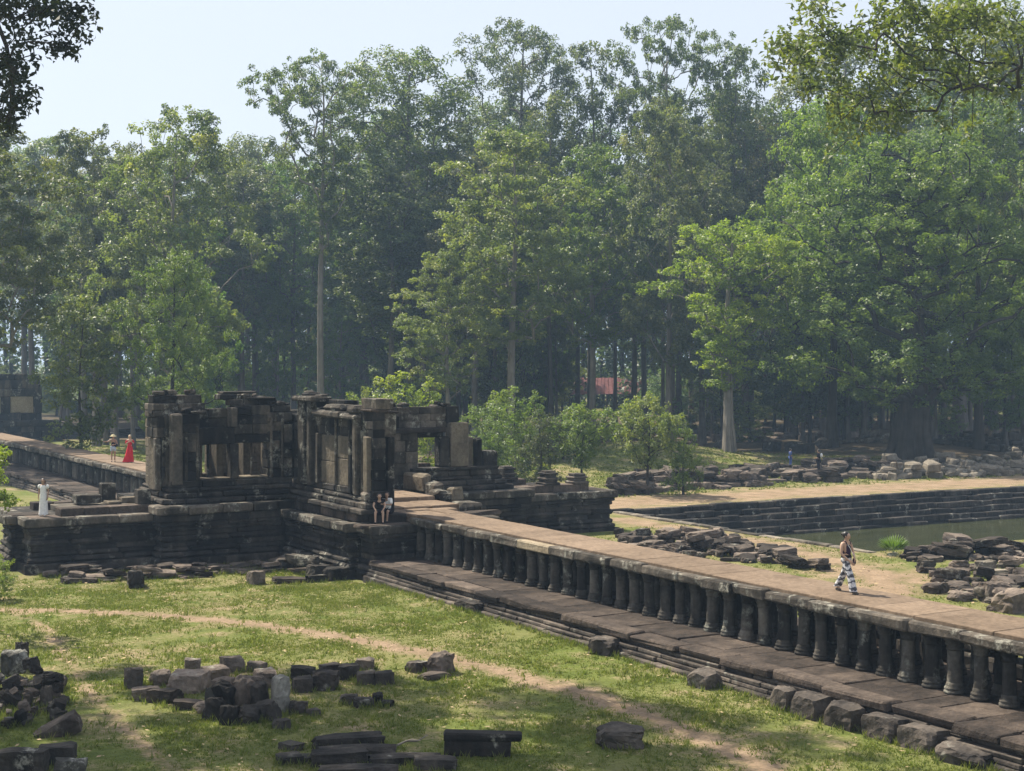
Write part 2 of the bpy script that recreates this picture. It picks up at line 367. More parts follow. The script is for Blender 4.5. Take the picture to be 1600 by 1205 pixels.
# grass: short tufts of blades where the lawn is near enough to show them
def grass_patch(name, label, n, x0, x1, y0, y1, h, w, dmax=0.45, test=None):
    x = rng.uniform(x0, x1, n); y = rng.uniform(y0, y1, n); d, l, Z = masks(x, y)
    Lt = x * math.cos(TH) - y * math.sin(TH); ok = (np.abs(Lt) < Z * 0.345 + 1.5) & (Z > 29)
    dens = 0.70 + 0.9 * vnoise(x, y, 0.9, 8) + 0.7 * vnoise(x, y, 2.3, 9)
    ok &= (d + rng.uniform(-0.35, 0.35, n) < dmax) & (rng.random(n) < dens) & (l < 0.5)
    ok &= ~((x > 24.8) & (x < 32) & (y < 58)) & ~((x > 13.6) & (y > 64) & (x < 43.4) & (y < 85))
    ok &= ~((x > POOL[0] - .2) & (y > POOL[2]) & (y < POOL[3]))
    if test is not None: ok &= test(x, y)
    x, y = x[ok], y[ok]; n = len(x); z = gheight(x, y); k = 4
    bx = np.repeat(x, k) + rng.normal(0, 0.035, n * k); by = np.repeat(y, k) + rng.normal(0, 0.035, n * k); bz = np.repeat(z, k) - 0.01
    tall = np.repeat(np.clip(0.7 + 0.6 * vnoise(x, y, 1.6, 12) + 0.4 * vnoise(x, y, 4.1, 13), 0.35, 1.4), k)
    a = rng.uniform(0, 6.283, n * k); hh = h * rng.uniform(0.5, 1.3, n * k) * tall; ww = w * rng.uniform(0.6, 1.3, n * k)
    lean = rng.uniform(0.2, 1.0, n * k) * hh; la = rng.uniform(0, 6.283, n * k)
    V = np.empty((n * k, 3, 3), np.float32)
    V[:, 0] = np.stack([bx + np.cos(a) * ww, by + np.sin(a) * ww, bz], -1)
    V[:, 1] = np.stack([bx - np.cos(a) * ww, by - np.sin(a) * ww, bz], -1)
    V[:, 2] = np.stack([bx + np.cos(la) * lean, by + np.sin(la) * lean, bz + hh], -1)
    me = mesh_np(name, V.reshape(-1, 3), np.arange(n * k * 3).reshape(-1, 3), M['grass'])
    vattr(me, 'tint', np.repeat(rng.random(n * k), 3)); return tag(link(name, me), label, 'grass', kind='stuff')
grass_patch('lawn_grass', 'short green grass of the lawn in front of the causeway', 180000, 3, 25.6, 20, 66, 0.095, 0.018)
grass_patch('bank_grass', 'patchy grass between the causeway and the pond', 34000, 30, 62, 30, 66, 0.10, 0.022, 0.5)
grass_patch('clearing_grass', 'grass strip below the trees beyond the pond', 30000, 44, 96, 80, 112, 0.16, 0.045, 0.5)
grass_patch('meadow_grass', 'sunlit grass beside the far causeway', 26000, 12, 44, 76, 150, 0.16, 0.04, 0.5, lambda x, y: (x < 20.5) | (x > 29.5))

# dry leaves lying about on the lawn and the bank
def leaf_litter(name, label, n, x0, x1, y0, y1, s):
    x = rng.uniform(x0, x1, n); y = rng.uniform(y0, y1, n)
    ok = ~((x > 24.6) & (x < 31.6) & (y < 70)) & ~((x > POOL[0] - .3) & (y > POOL[2]) & (y < POOL[3]))
    ok &= rng.random(n) < 0.5 + 0.7 * vnoise(x, y, 0.5, 21)
    x, y = x[ok], y[ok]; n = len(x); z = gheight(x, y) + 0.03 + rng.uniform(0, 0.05, n)
    a = rng.uniform(0, 6.28, n); L = s * rng.uniform(0.5, 1.5, n); t = rng.normal(0, 0.3, (n, 2)); V = np.empty((n, 4, 3), np.float32)
    for i, (u, v) in enumerate(((-1, 0), (0, -.5), (1, 0), (0, .5))):
        ox, oy = u * np.cos(a) - v * np.sin(a), u * np.sin(a) + v * np.cos(a)
        V[:, i] = np.stack([x + L * ox, y + L * oy, z + L * (ox * t[:, 0] + oy * t[:, 1]) * 0.5], -1)
    return tag(link(name, mesh_np(name, V.reshape(-1, 3), np.arange(n * 4).reshape(-1, 4), M['litter'])), label, 'leaves', kind='stuff')
leaf_litter('leaf_litter', 'dry fallen leaves scattered over the lawn', 2600, 6, 25, 24, 62, 0.055)
leaf_litter('bank_leaf_litter', 'dry fallen leaves scattered between the causeway and the pond', 1600, 31, 56, 32, 60, 0.07)

# ------------------------------------------------------------------ pond
wm = mesh('pond_water', [(POOL[0], POOL[2], 0), (POOL[1], POOL[2], 0), (POOL[1], POOL[3], 0), (POOL[0], POOL[3], 0)], [(0, 1, 2, 3)], M['water'])
tag(link('pond_water', wm, None, (0, 0, WATER_Z)), 'still olive green water of the stone edged pond', 'water', kind='structure')
pw = thing('stepped_pond_wall', 'dark stepped stone bank along the far side of the pond', 'wall', (POOL[0], POOL[3], 0))
NST = 6
for k in range(NST):
    z1 = 0.10 - k * 0.325; y1 = 0.55 - k * 0.40
    cc = cuts(-0.3, 62, 0.9, 2.4)
    for a, b in zip(cc[:-1], cc[1:]):
        if k == NST - 1 and random.random() < 0.35: continue
        jz, jy = random.uniform(-0.05, 0.04), random.uniform(-0.09, 0.09)
        span('step_stone', pw, a + 0.01, b - 0.01, y1 - 0.62 + jy, y1 + jy, z1 - 0.36 + jz, z1 + jz, M['base'], 0.045, 0.02)
link('wall_core', box_me('wall_core', [(-0.25, 69.6, 0.02, 0.5, -2.6, -0.06)] + [(-0.25, 69.6, -0.40 * (k + 1) + 0.08, -0.40 * k + 0.05, -2.6, -0.325 * (k + 1) - 0.05) for k in range(NST)], M['mortar']), pw)
pe = thing('pond_edge_kerb', 'worn pale stone kerb along the near side of the pond', 'kerb', (POOL[0], 0, 0))
for a, b in zip(*(lambda c: (c[:-1], c[1:]))(cuts(POOL[2] - 0.3, POOL[3] - 0.2, 0.9, 1.9))):
    j = random.uniform(-0.05, 0.05)
    span('kerb_stone', pe, -0.42 + j, 0.06 + j, a + 0.01, b - 0.01, -0.3, 0.07 + random.uniform(-0.03, 0.03), M['paleblock'], 0.03, 0.02)
link('wall_core', box_me('wall_core', [(-0.3, -0.002, POOL[2] - 0.3, POOL[3] - 0.2, -2.6, -0.28), (0.0, 69.6, POOL[2] - 0.3, POOL[2] - 0.002, -2.6, -0.02)], M['base']), pe)
# ------------------------------------------------------------------ the causeway on columns
PL_Z, DK_Z, COL_H = 0.70, 2.40, 1.335
def column_meshes():
    h = COL_H
    shaft = lathe('shaft', [(0.172, 0.16), (0.174, 0.30), (0.166, 0.7), (0.160, h - 0.19)], 14, M['column'])
    base = lathe('base', [(0.245, 0.0), (0.248, 0.065), (0.222, 0.075), (0.222, 0.10), (0.236, 0.12), (0.232, 0.15), (0.196, 0.165), (0.204, 0.20), (0.192, 0.235), (0.172, 0.28)], 14, M['column'])
    cap = lathe('capital', [(0.162, h - 0.30), (0.192, h - 0.275), (0.188, h - 0.23), (0.170, h - 0.215), (0.206, h - 0.16), (0.212, h - 0.12), (0.194, h - 0.105), (0.236, h - 0.06), (0.240, h - 0.001)], 14, M['column'])
    return shaft, base, cap
SHAFT, BASE_, CAP = column_meshes()
def column(par, x, y, parts=True):
    jr = random.uniform(0, 6.28); s = random.uniform(0.90, 1.09)
    c = link('column', SHAFT, par, (x + random.uniform(-0.03, 0.03), y + random.uniform(-0.05, 0.05), PL_Z), (random.gauss(0, 0.016), random.gauss(0, 0.016), jr), (s, s * random.uniform(0.94, 1.06), 1))
    if parts: link('base', BASE_, c); link('capital', CAP, c)
    return c
def causeway(name, label, y0, y1, X0, parts, newstone=None):
    """X0: line of the front column bases; runs from y0 to y1"""
    t = thing(name, label, 'causeway', (X0, y0, 0)); L = y1 - y0
    n = int(L / 0.806)
    for row, dx in enumerate((0.22, 1.05, 1.90)):
        for i in range(n + 1):
            if not parts and row == 1: continue
            column(t, dx, L - 0.15 - i * 0.806 + (row % 2) * 0.1, parts)
    cc = cuts(0, L, 1.2, 2.3)
    for a, b in zip(cc[:-1], cc[1:]):
        new = newstone is not None and a <= newstone - y0 < b
        jz = random.uniform(-0.02, 0.02); jx = random.uniform(-0.04, 0.04)
        span('edge_stone', t, -0.24 + jx * 1.6, 0.62, a + 0.006, b - 0.006, DK_Z - 0.365, DK_Z - 0.085 + jz, M['newstone'] if new else M['cornice'], 0.04, 0.024)
        if parts: span('edge_stone', t, 1.50, 2.28 + jx, a + 0.006, b - 0.006, DK_Z - 0.365, DK_Z - 0.09 + jz, M['cornice'], 0.035, 0.015)
    link('deck_core', box_me('deck_core', [(0.05, 2.05, 0.02, L - 0.02, DK_Z - 0.36, DK_Z - 0.10)], M['base']), t)
    cc = cuts(0, L, 1.6, 2.6)
    for a, b in zip(cc[:-1], cc[1:]):
        span('deck_slab', t, 0.07, 2.13, a + 0.002, b - 0.002, DK_Z - 0.14, DK_Z + random.uniform(-0.004, 0.004), M['deck'], 0.014, 0.004)
    # plinth: paved top, outer row of slabs and projecting courses
    link('plinth_core', box_me('plinth_core', [(-1.85, 4.0, 0, L, -0.4, PL_Z - 0.24)], M['mortar']), t)
    cc = cuts(0, L, 1.3, 2.6)
    for a, b in zip(cc[:-1], cc[1:]):
        jx = random.uniform(-0.10, 0.09); jz = random.uniform(-0.035, 0.025)
        w = random.uniform(0.55, 0.8)
        span('paving_slab', t, -2.05 + jx, -2.05 + jx + w, a + 0.008, b - 0.008, PL_Z - 0.22, PL_Z + jz, M['plinth'], 0.04, 0.03).rotation_euler = (random.gauss(0, .008), random.gauss(0, .01), random.gauss(0, .012))
        m_ = a + (b - a) * random.uniform(0.35, 0.65)
        for p, q in ((a, m_), (m_, b)):
            span('paving_slab', t, -2.05 + jx + w + 0.01, 0.35 + random.uniform(-.2, .2), p + 0.006, q - 0.006, PL_Z - 0.22, PL_Z - 0.006 + random.uniform(-0.018, 0.012), M['plinth'], 0.022, 0.018).rotation_euler = (random.gauss(0, .005), random.gauss(0, .005), random.gauss(0, .006))
    link('paving_bed', box_me('paving_bed', [(-0.2, 4.1, 0, L, PL_Z - 0.23, PL_Z - 0.03)], M['plinth']), t)
    for z0, z1, ox in ((0.36, 0.475, -1.96), (0.235, 0.355, -2.10), (0.115, 0.23, -2.16), (-0.3, 0.11, -2.34)):
        cc = cuts(0, L, 1.1, 2.6)
        for a, b in zip(cc[:-1], cc[1:]):
            if not parts and b - a < 1.2: continue
            jx = random.uniform(-0.05, 0.04)
            span('plinth_stone', t, ox + jx, ox + 0.6, a + 0.01, b - 0.01, z0, z1 + random.uniform(-0.015, 0.0), M['plinthside'], 0.025, 0.012)
    if parts:                                 # dark blocks added to stand in for shade behind the near columns
        for k in range(3):
            for a, b in zip(*(lambda c: (c[:-1], c[1:]))(cuts(0, 21.5 - k * 1.5, 0.9, 1.7))):
                if random.random() < 0.9: span('added_back_stone', t, 2.75 + random.uniform(-.1, .1), 3.5, a + .02, b - .02, PL_Z - 0.03 + k * .42, PL_Z + .38 + k * .42, M['base'], 0.05, 0.04)
    return t
causeway('stone_causeway', 'raised stone footway on short round columns leading to the ruined gate', 14.0, 55.9, 27.38, True, 45.2)
causeway('stone_causeway', 'raised stone footway with a close row of columns behind the ruined gate', 78.0, 134.0, 24.75, False)

# ------------------------------------------------------------------ terrace of the gate
def courses_along(par, name, p0, p1, nrm, profile, lo=1.1, hi=2.3, c0=0.0, c1=0.0, depth=0.6, z0off=0.0):
    """stones laid along p0-p1; nrm points outward; c0, c1 lengthen a course by its outset at convex corners"""
    d = Vector((p1[0] - p0[0], p1[1] - p0[1])); L = d.length; d /= L
    for (z0, z1, out, mat, bev) in profile:
        a0, a1 = -c0 * out - (0.0 if c0 > 0 else 0), L + c1 * out
        cc = cuts(a0, a1, lo, hi)
        for a, b in zip(cc[:-1], cc[1:]):
            o = out + random.gauss(0, 0.014)
            q0 = Vector(p0) + d * (a + 0.006); q1 = Vector(p0) + d * (b - 0.006)
            xs_ = [q0.x, q1.x]; ys_ = [q0.y, q1.y]
            for s in (o, o - depth): xs_ += [q0.x + nrm[0] * s]; ys_ += [q0.y + nrm[1] * s]
            if abs(nrm[0]) > 0.5: X = sorted((q0.x + nrm[0] * o, q0.x + nrm[0] * (o - depth))); Y = sorted((q0.y, q1.y))
            else: X = sorted((q0.x, q1.x)); Y = sorted((q0.y + nrm[1] * o, q0.y + nrm[1] * (o - depth)))
            span(name, par, X[0], X[1], Y[0], Y[1], z0 + 0.004 + z0off, z1 - 0.004 + random.uniform(-0.012, 0.006) + z0off, mat, bev, 0.014)
b_, c_ = M['base'], M['cornice']
PROF = [(-0.5, 0.16, 0.30, b_, 0.04), (0.16, 0.40, 0.16, b_, 0.09), (0.40, 0.62, 0.05, b_, 0.08), (0.62, 0.84, -0.07, b_, 0.03),
        (0.84, 1.10, 0.05, b_, 0.11), (1.10, 1.32, -0.07, b_, 0.03), (1.32, 1.50, 0.02, b_, 0.06), (1.50, 1.68, 0.12, b_, 0.07), (1.68, 2.05, 0.24, c_, 0.05)]
PROF2 = PROF[:-1] + [(1.68, 2.02, 0.14, b_, 0.05), (2.02, 2.40, 0.27, c_, 0.06)]
GATE = (28.45, 65.6, 0.0)
ter = thing('stone_terrace', 'dark moulded stone terrace carrying the ruined gate', 'terrace', GATE)
def seg(p0, p1, nrm, prof, **k): courses_along(ter, 'terrace_stone', p0, p1, nrm, prof, **k)
ter.location = (0, 0, 0)
# left arm
seg((14.25, 65.5), (19.6, 65.5), (0, -1), PROF, c0=1)
seg((14.25, 67.0), (14.25, 65.5), (-1, 0), PROF, c1=1)
seg((13.75, 67.0), (14.0, 67.0), (0, -1), PROF, c0=1)
seg((13.75, 68.1), (13.75, 67.0), (-1, 0), PROF, c1=1)
seg((14.25, 71.4), (14.25, 68.1), (-1, 0), PROF)
# left wing
seg((19.5, 64.4), (25.0, 64.4), (0, -1), PROF2, c0=1, c1=-1)
seg((19.5, 65.5), (19.5, 64.4), (-1, 0), PROF2, c1=1)
# body, side towards the lawn, with stepped corner
seg((25.1, 64.4), (25.1, 57.5), (-1, 0), PROF, c1=1)
seg((25.1, 57.4), (25.6, 57.4), (0, -1), PROF, c0=1)
seg((25.6, 57.4), (25.6, 56.2), (-1, 0), PROF, c1=1)
seg((25.6, 56.0), (27.5, 56.0), (0, -1), PROF, c0=1)
# right arm
seg((37.6, 65.1), (43.0, 65.1), (0, -1), PROF, c1=1)
seg((43.0, 71.5), (43.0, 65.1), (1, 0), PROF, c1=1)
seg((32.0, 64.3), (37.6, 64.3), (0, -1), PROF2, c1=1)
seg((37.6, 65.1), (37.6, 64.3), (1, 0), PROF2, c1=1)
seg((29.4, 57.0), (31.6, 57.0), (0, -1), PROF, c1=1)
seg((31.6, 57.0), (31.6, 64.3), (1, 0), PROF, c1=1)
link('terrace_core', box_me('terrace_core', [(14.40, 42.88, 65.72, 71.4, -0.5, 2.03), (13.9, 20, 67.15, 68.0, -0.5, 2.02), (19.65, 37.45, 64.56, 72.0, -0.5, 2.38),
     (25.75, 31.45, 57.25, 64.55, -0.5, 2.04), (25.9, 27.6, 56.15, 57.25, -0.5, 2.02)], M['base']), ter)
# paving on the arms: raised slabs along both edges, earth between
def pave(x0, x1, y0, y1, z0, z1, mat=None, lo=0.9, hi=1.7):
    cc = cuts(x0, x1, lo, hi)
    for a, b in zip(cc[:-1], cc[1:]): span('paving_slab', ter, a + .006, b - .006, y0, y1 + random.uniform(-.03, .03), z0, z1 + random.uniform(-.02, .02), mat or M['plinth'], 0.03, 0.015)
pave(15.6, 19.6, 65.95, 66.9, 2.0, 2.36); pave(15.2, 19.6, 69.2, 70.0, 2.0, 2.36); pave(15.9, 19.6, 66.95, 69.15, 2.0, 2.28, M['paleblock'])
pave(14.3, 15.6, 65.5, 66.9, 1.95, 2.06); pave(13.8, 15.4, 67.0, 68.1, 1.95, 2.06)
pave(37.4, 41.9, 65.5, 66.3, 2.0, 2.40); pave(37.4, 40.6, 69.6, 70.3, 2.0, 2.42); pave(37.7, 41.6, 66.4, 69.5, 2.0, 2.10); pave(41.9, 43.0, 65.3, 67.0, 1.95, 2.07)
# body: slab edge towards the lawn
for a, b in zip(*(lambda c: (c[:-1], c[1:]))(cuts(57.6, 64.2, 0.9, 1.6))): span('paving_slab', ter, 25.5 + random.uniform(-.03, .03), 26.2, a + .006, b - .006, 2.05, 2.40 + random.uniform(-.02, .02), M['plinth'], 0.04, 0.015)
pave(26.1, 27.4, 56.7, 57.6, 2.05, 2.40); pave(27.4, 29.6, 55.7, 57.6, 2.05, 2.40, M['deck'])
span('paving_slab', ter, 25.0, 27.3, 56.0, 56.68, 1.95, 2.07, M['plinth'], 0.03, 0.015)
# two broad steps up to the porch floor, then the floor
pave(26.4, 30.7, 58.3, 60.6, 2.05, 2.50, M['deck'], 1.2, 1.9); pave(26.4, 30.7, 60.6, 65.4, 2.05, 2.68, M['deck'], 1.2, 1.9); pave(26.4, 30.2, 57.55, 58.3, 2.05, 2.395, M['deck'], 1.2, 1.9)
# two little stepped posts on the right arm
for i, (x, y) in enumerate(((39.7, 65.9), (41.4, 65.9), (39.5, 69.8))):
    zz = 2.41
    for k, (s, h) in enumerate(((0.46, .12), (0.36, .14), (0.42, .10), (0.33, .16), (0.38, .10), (0.28, .08))[:6 if i != 1 else 4]):
        span('terrace_post', ter, x - s, x + s, y - s, y + s, zz, zz + h, M['plinthside'], 0.03, 0.015); zz += h

# ------------------------------------------------------------------ the ruined gate
gate = thing('ruined_gate', 'roofless black-stained sandstone gate with pillared windows on the terrace', 'ruin', (0, 0, 0))
def wall(axis, plane, a0, a1, z0, z1, thick, top=None, holes=(), mat=None, course=0.42, lo=0.6, hi=1.2, name='wall_block', sgn=1, rough=0.02):
    """coursed wall; axis 'x': runs along X at y = plane .. plane + sgn*thick; top: list of (a0, a1, z)"""
    mat = mat or M['wall']; n = max(1, round((z1 - z0) / course)); ch = (z1 - z0) / n
    for k in range(n):
        za, zb = z0 + k * ch, z0 + (k + 1) * ch; zm = (za + zb) / 2
        spans = [(a0, a1)]
        for h in holes:
            if h[2] < zm < h[3]:
                nx_ = []
                for s in spans:
                    if h[1] <= s[0] or h[0] >= s[1]: nx_.append(s); continue
                    if h[0] > s[0]: nx_.append((s[0], h[0]))
                    if h[1] < s[1]: nx_.append((h[1], s[1]))
                spans = nx_
        for s0, s1 in spans:
            if s1 - s0 < 0.05: continue
            cc = cuts(s0, s1, lo, hi)
            for a, b in zip(cc[:-1], cc[1:]):
                if top is not None:
                    tz = max([t[2] for t in top if t[0] <= (a + b) / 2 <= t[1]] or [z1])
                    if zm > tz: continue
                o = random.uniform(-rough, rough); P = sorted((plane + o, plane + sgn * thick))
                if axis == 'x': span(name, gate, a + .004, b - .004, P[0], P[1], za + .003, zb - .003, mat, 0.025, 0.012)
                else: span(name, gate, P[0], P[1], a + .004, b - .004, za + .003, zb - .003, mat, 0.025, 0.012)
def blk(x0, x1, y0, y1, z0, z1, mat='wall', name='wall_block', bev=0.03, jit=0.015): return span(name, gate, x0, x1, y0, y1, z0, z1, M[mat], bev, jit)
YW, XC = 65.6, 26.0
# moulded footing of the wings and the body (three tiers)
for z0, z1, o in ((2.40, 2.62, 0.62), (2.62, 2.86, 0.36), (2.86, 3.05, 0.22), (3.05, 3.36, 0.08)):
    def foot(p0, p1, n_, c0=0, c1=0): courses_along(gate, 'footing_stone', p0, p1, n_, [(z0, z1, o, M['base'], 0.05)], 1.0, 2.0, c0, c1, 0.7)
    foot((20.35, YW), (XC, YW), (0, -1), 1, -1); foot((20.35, 69.5), (20.35, YW), (-1, 0), 0, 1)
    foot((XC, YW), (XC, 56.9), (-1, 0), -1, 0.3)
    foot((31.9, YW), (36.6, YW), (0, -1), -0.2, 1); foot((36.6, 69), (36.6, YW), (1, 0), 0, 1)
# left wing: wall with two pillared windows
wall('x', YW, 20.75, 21.6, 3.36, 6.3, 0.75, lo=0.4, hi=0.9)
wall('x', YW, 21.6, 24.75, 3.36, 3.40, 0.75, course=0.1)
blk(21.5, 23.1, YW + .02, YW + .7, 3.37, 3.44, 'panel', 'window_sill'); blk(23.3, 24.85, YW + .02, YW + .7, 3.37, 3.46, 'panel', 'window_sill')
blk(23.0, 23.40, YW - .03, YW + .6, 3.36, 4.95, 'wall', 'window_pillar', 0.04)
blk(22.02, 22.16, YW + .3, YW + .44, 3.42, 4.95, 'wall', 'window_baluster', 0.05); blk(24.06, 24.16, YW + .3, YW + .4, 3.42, 4.95, 'wall', 'window_baluster', 0.04)
blk(21.5, 23.2, YW - .02, YW + .7, 4.93, 5.66, 'wall', 'lintel', 0.04); blk(23.2, 24.9, YW + .0, YW + .72, 4.95, 5.35, 'wall', 'lintel', 0.04)
wall('x', YW + .02, 23.2, 24.9, 5.35, 6.62, 0.7, course=0.42)
blk(23.05, 23.3, YW - .1, YW + .6, 5.68, 6.55, 'cornice'); wall('x', YW, 24.75, 25.95, 3.36, 6.3, 0.75, [(24.75, 25.6, 6.3), (25.6, 26, 4.9)], lo=0.4, hi=0.8)
blk(25.55, 25.98, YW + .2, YW + .8, 3.36, 4.9, 'panel', 'wall_panel'); blk(25.5, 25.97, YW - .02, YW + .7, 4.9, 5.75, 'cornice', 'lintel'); blk(25.2, 26.7, YW + .76, YW + 1.2, 3.2, 6.35, 'wall'); blk(25.0, 25.9, YW + .1, YW + .7, 6.3, 6.6, 'wall')
# upper stones, set back, over the windows
wall('x', YW + .55, 21.3, 23.2, 5.66, 6.5, 0.5, course=0.42); wall('x', YW + .3, 23.1, 25.9, 6.62, 6.9, 0.7, [(23.1, 24.9, 7), (24.9, 25.9, 6.5)], course=0.3)
blk(22.7, 24.1, YW + .5, YW + 1.3, 6.88, 7.14); blk(23.2, 25.1, YW + .9, YW + 1.6, 6.86, 7.02); blk(23.9, 25.2, YW + .1, YW + .7, 6.86, 6.98, 'wall'); blk(22.9, 24.5, YW + .7, YW + 1.5, 7.14, 7.24, 'wall')
blk(21.2, 21.9, YW - .08, YW + .6, 6.3, 6.42, 'cornice')
# end of the left wing: pilasters, sunk door panel, heavy attic
blk(20.3, 20.78, YW - .12, YW + .5, 3.2, 6.32, 'cornice', 'pilaster', 0.05); blk(20.15, 20.42, YW + .3, YW + .9, 3.2, 6.25, 'cornice', 'pilaster', 0.05)
wall('y', 20.05, 66.0, 66.9, 3.1, 5.3, 0.5, course=0.45); blk(19.95, 20.4, 66.9, 67.9, 2.9, 5.2, 'panel', 'door_panel'); blk(20.0, 20.35, 67.3, 67.75, 2.4, 5.25, 'cornice', 'pilaster', 0.05); blk(19.78, 20.06, 66.2, 66.55, 2.9, 5.25, 'cornice', 'pilaster', 0.05)
wall('y', 19.82, 66.1, 67.7, 5.25, 6.15, 0.9, course=0.45, hi=0.9); wall('y', 19.72, 66.2, 67.6, 6.15, 6.75, 0.9, course=0.3); wall('x', YW + .8, 19.7, 22.1, 6.3, 6.75, 0.7, course=0.45)
wall('x', YW + .9, 19.75, 22.0, 6.75, 7.12, 0.7, [(19.5, 21.0, 7.2), (21.0, 21.3, 6.7), (21.3, 22.2, 7.2)], course=0.36)
# steps at the end door
blk(18.5, 19.4, 66.9, 67.7, 2.36, 2.62, 'panel', 'door_step'); blk(17.9, 18.5, 66.9, 67.8, 2.36, 2.48, 'panel', 'door_step'); blk(19.0, 19.6, 66.2, 66.8, 2.36, 3.0, 'wall', 'door_side'); blk(17.9, 18.5, 67.9, 68.5, 2.36, 3.2, 'wall', 'door_side')
blk(16.7, 17.8, 67.6, 68.5, 2.36, 2.75, 'cornice', 'door_side')
# back wall of the left wing with its own openings
wall('x', 68.6, 20.2, 26.0, 3.0, 6.0, 0.6, [(20, 23, 6.1), (23, 26, 5.4)], [(22.6, 23.0, 3.4, 5.0)], M['panel'], lo=0.5)  # pale tan puts the sunlit look of the inside into the wall colour
for x in (21.75, 22.75, 24.0, 25.1): blk(x, x + .32, 66.7, 67.5, 2.6, 4.95, 'panel', 'inner_pillar', 0.05)  # same tan on the pillars, painting in sunlight seen through the windows
link('floor_core', box_me('floor_core', [(20.5, 31.0, 65.9, 68.6, 2.2, 3.0), (31.0, 36.4, 65.9, 68.9, 2.2, 3.3)], M['plinth']), gate)
# body, side towards the lawn: pilasters, sunk panels with a slim baluster, broken cornice
wall('y', XC, 56.9, 65.6, 3.36, 5.5, 0.55, None, [(59.1, 62.3, 3.4, 5.4)], lo=0.5, hi=1.0)
wall('y', XC, 56.95, 66.3, 5.5, 6.55, 0.55, [(56.3, 59.0, 6.6), (59, 67, 6.2)], lo=0.6, hi=1.1, course=0.35)
blk(25.98, 26.4, 60.72, 62.3, 3.36, 4.3, 'panel', 'wall_panel'); blk(25.98, 26.4, 60.72, 62.28, 4.3, 5.42, 'panel', 'wall_panel'); blk(25.98, 26.4, 59.1, 60.55, 3.36, 4.5, 'panel', 'wall_panel'); blk(25.99, 26.4, 59.12, 60.55, 4.5, 5.44, 'panel', 'wall_panel')
link('panel_core', box_me('panel_core', [(26.05, 26.5, 59.0, 62.4, 3.3, 5.5)], M['wall']), gate)
blk(25.88, 25.98, 60.55, 60.68, 3.3, 6.2, 'cornice', 'window_baluster', 0.04)
for y0, y1, zt in ((63.05, 63.4, 6.85), (63.75, 64.5, 6.9)): blk(25.72, 26.1, y0, y1, 3.15, zt, 'cornice', 'pilaster', 0.05)
blk(25.80, 26.1, 62.3, 62.55, 3.3, 5.5, 'wall', 'pilaster'); blk(25.82, 26.1, 58.8, 59.08, 3.1, 6.2, 'wall', 'pilaster'); blk(25.74, 26.1, 58.1, 58.5, 3.1, 6.4, 'wall', 'pilaster', 0.05)
blk(25.5, 26.5, 62.3, 64.7, 6.85, 7.08, 'cornice', 'cornice_stone', 0.06); blk(25.6, 26.6, 59.6, 62.6, 6.2, 6.5, 'cornice', 'cornice_stone', 0.08); blk(25.65, 26.5, 58.1, 59.7, 6.2, 6.42, 'cornice', 'cornice_stone', 0.08)
blk(25.75, 26.5, 59.8, 61.6, 6.5, 6.78, 'cornice', 'cornice_stone', 0.09); blk(25.7, 26.4, 58.2, 59.0, 6.42, 6.8, 'cornice', 'cornice_stone', 0.1); blk(26.3, 27.0, 60.5, 64, 6.55, 6.95, 'wall')
blk(25.9, 26.7, 56.9, 58.0, 6.56, 6.66, 'plinth'); blk(26.1, 26.9, 56.9, 58.3, 6.66, 7.1, 'wall')
# porch front: squared pillars
blk(25.80, 26.12, 57.1, 57.5, 3.3, 5.55, 'panel', 'pillar', 0.03); blk(26.28, 26.72, 57.3, 57.75, 2.4, 5.6, 'wall', 'pillar', 0.05); blk(26.85, 27.2, 57.4, 57.75, 2.4, 5.5, 'wall', 'pillar', 0.04)
blk(26.2, 27.1, 57.05, 57.85, 5.6, 6.5, 'cornice', 'wall_block'); blk(26.1, 27.2, 56.95, 57.95, 6.5, 6.58, 'plinth', 'cornice_stone')
for x0, x1, y0, y1, z0, z1 in ((25.6, 26.15, 57.0, 57.6, 2.4, 2.9), (25.7, 26.25, 57.0, 57.6, 2.9, 3.3)): blk(x0, x1, y0, y1, z0, z1, 'cornice', 'footing_stone', 0.08)
# inside of the porch: far side of the same wall, then the coursed wall with the doorway
wall('x', YW + .1, 28.9, 32.36, 2.68, 5.37, 0.6, None, [(29.6, 30.2, 2.6, 4.7)], M['cornice'], course=0.5, lo=0.5, hi=1.0)
wall('x', YW + .1, 26.5, 28.9, 2.68, 6.2, 0.6, None, [(27.4, 28.4, 2.6, 4.9)], course=0.5, lo=0.5, hi=1.0)
blk(33.39, 33.98, YW - .1, YW + .5, 3.53, 4.98, 'wall', 'pillar', 0.07); blk(34.0, 35.0, YW - .12, YW + .45, 3.5, 5.65, 'panel', 'pillar', 0.04)
blk(30.3, 33.75, YW - .15, YW + .5, 5.2, 5.42, 'plinth', 'lintel', 0.04); blk(32.3, 33.7, YW + .05, YW + .5, 4.95, 5.2, 'wall', 'lintel', 0.03)
wall('x', YW + .25, 30.0, 34.55, 5.42, 6.42, 0.5, None, (), M['cornice'], course=0.36, lo=0.5, hi=1.0); blk(30.3, 31.3, YW - .05, YW + .3, 5.44, 6.0, 'wall'); blk(33.9, 34.55, YW + .1, YW + .8, 5.66, 6.44, 'wall')
blk(35.15, 35.5, YW + .4, YW + .9, 3.4, 4.9, 'panel', 'pillar'); blk(35.55, 35.85, YW + .1, YW + .6, 3.4, 4.85, 'wall', 'pillar', 0.07); blk(35.9, 36.7, YW + .1, YW + .8, 3.3, 4.22, 'wall', 'pillar', 0.05); blk(36.7, 37.3, YW + .4, YW + 1.1, 2.9, 3.3, 'wall')
